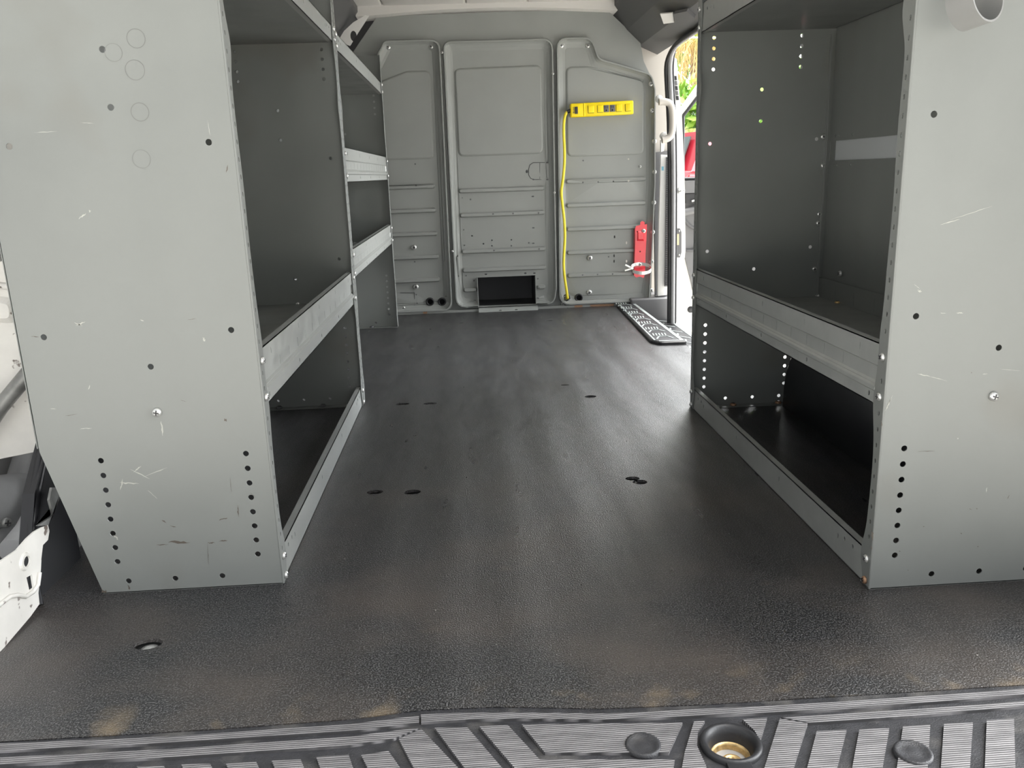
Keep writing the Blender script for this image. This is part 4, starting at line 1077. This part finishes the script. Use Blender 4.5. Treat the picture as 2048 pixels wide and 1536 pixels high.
def leaves(name, c, r, n, size, mt, label, cat):
    m = Mesh()
    for _ in range(n):
        d = Vector((random.gauss(0, 1), random.gauss(0, 1), random.gauss(0, 1))).normalized() * random.uniform(.72, 1.05)
        p = Vector((c[0] + d.x * r[0], c[1] + d.y * r[1], c[2] + d.z * r[2]))
        p += Vector((math.sin(p.z * 5), math.cos(p.x * 4), math.sin(p.y * 6 + p.x * 3))) * .12
        a = Vector((random.gauss(0, 1), random.gauss(0, 1), random.gauss(0, 1))).normalized(); b = a.orthogonal().normalized(); s = size * random.uniform(.6, 1.3)
        m.add([p - a * s, p + b * s * .45, p + a * s, p - b * s * .45], [(0, 1, 2, 3)], random.choice((0, 0, 1)))
    o = m.build('foliage', ['leaf2', 'leaf'], None)
    return o
def bush(c, r, n, size, label):
    e = empty('hedge_shrub', (c[0], c[1], -.72), label, 'shrub')
    o = leaves('foliage', c, r, n, size, None, None, None); o.parent = e; o.matrix_parent_inverse = Matrix.Translation(-Vector(e.location))
    o['kind'] = 'stuff'
    m = Mesh()
    for k in range(5):
        a = k * 1.3; tube(m, [(c[0] + .1 * math.cos(a), c[1] + .1 * math.sin(a), -.72), (c[0] + r[0] * .5 * math.cos(a), c[1] + r[1] * .5 * math.sin(a), c[2] + r[2] * .3)], .05, 6, radii=[.06, .02])
    m.build('stem', 'bark', e)
    return e
bush((3.7, 13.3, .55), (1.5, .7, 1.3), 5200, .12, 'bright green leafy shrub behind the red car')
bush((7.6, 15.8, 1.2), (1.7, 1.1, 2.0), 4200, .13, 'green leafy shrub to the right of the palm')
bush((4.9, 19.5, 3.0), (3.2, 1.2, 2.6), 5200, .17, 'tall green shrub rising behind the palm fronds')
# palm
pc = Vector(on('y', 15.5, 1396, 86))
pe = empty('palm_tree', (pc.x, pc.y, -.72), 'palm tree with drooping dry orange fronds beyond the doorway', 'palm')
m = Mesh(); tube(m, [(pc.x, pc.y, -.72), (pc.x + .05, pc.y, .8), (pc.x, pc.y, pc.z)], .16, 14, radii=[.2, .16, .13]); m.build('trunk', 'bark', pe)
for k in range(70):
    a = random.uniform(0, 2 * math.pi); dry = k > 28; m = Mesh()
    L = random.uniform(1.0, 1.7); up = random.uniform(.05, .35) if dry else random.uniform(.3, .9)
    P0 = pc; pts = []
    for i in range(9):
        t = i / 8; rr_ = L * .62 * math.sin(t * 1.45); z = up * math.sin(t * 2.4) * .55 - (1.05 if dry else .45) * t * t * L
        pts.append(Vector((P0.x + rr_ * math.cos(a), P0.y + rr_ * math.sin(a), P0.z + z)))
    tube(m, pts, .008, 5, radii=[.014 - .0012 * i for i in range(9)])
    sd = Vector((-math.sin(a), math.cos(a), 0))
    for i in range(1, 9):
        for s in (-1, 1):
            for h in (0, .5):
                p = pts[i - 1].lerp(pts[i], h); d = (pts[i] - pts[i - 1]).normalized(); l = .34 * (1 - abs(i / 8 - .45))
                q = p + (sd * s * .45 + d * .6 + Vector((0, 0, -.55))).normalized() * l; w_ = d * .013
                m.add([p - w_, p + w_, q], [(0, 1, 2)])
    m.build('frond', 'frond' if dry else 'frondg', pe)
m = Mesh(); a = Vector(on('y', 9, 1300, 74)); b = Vector(on('y', 9, 1460, 76)); b2 = b + (b - a) * 2; a2 = a - (b - a) * 3; tube(m, [a2, a, b, b2], .009, 6)
tag(m.build('overhead_wire', 'white'), 'thin pale overhead wire crossing in front of the palm fronds', 'wire')
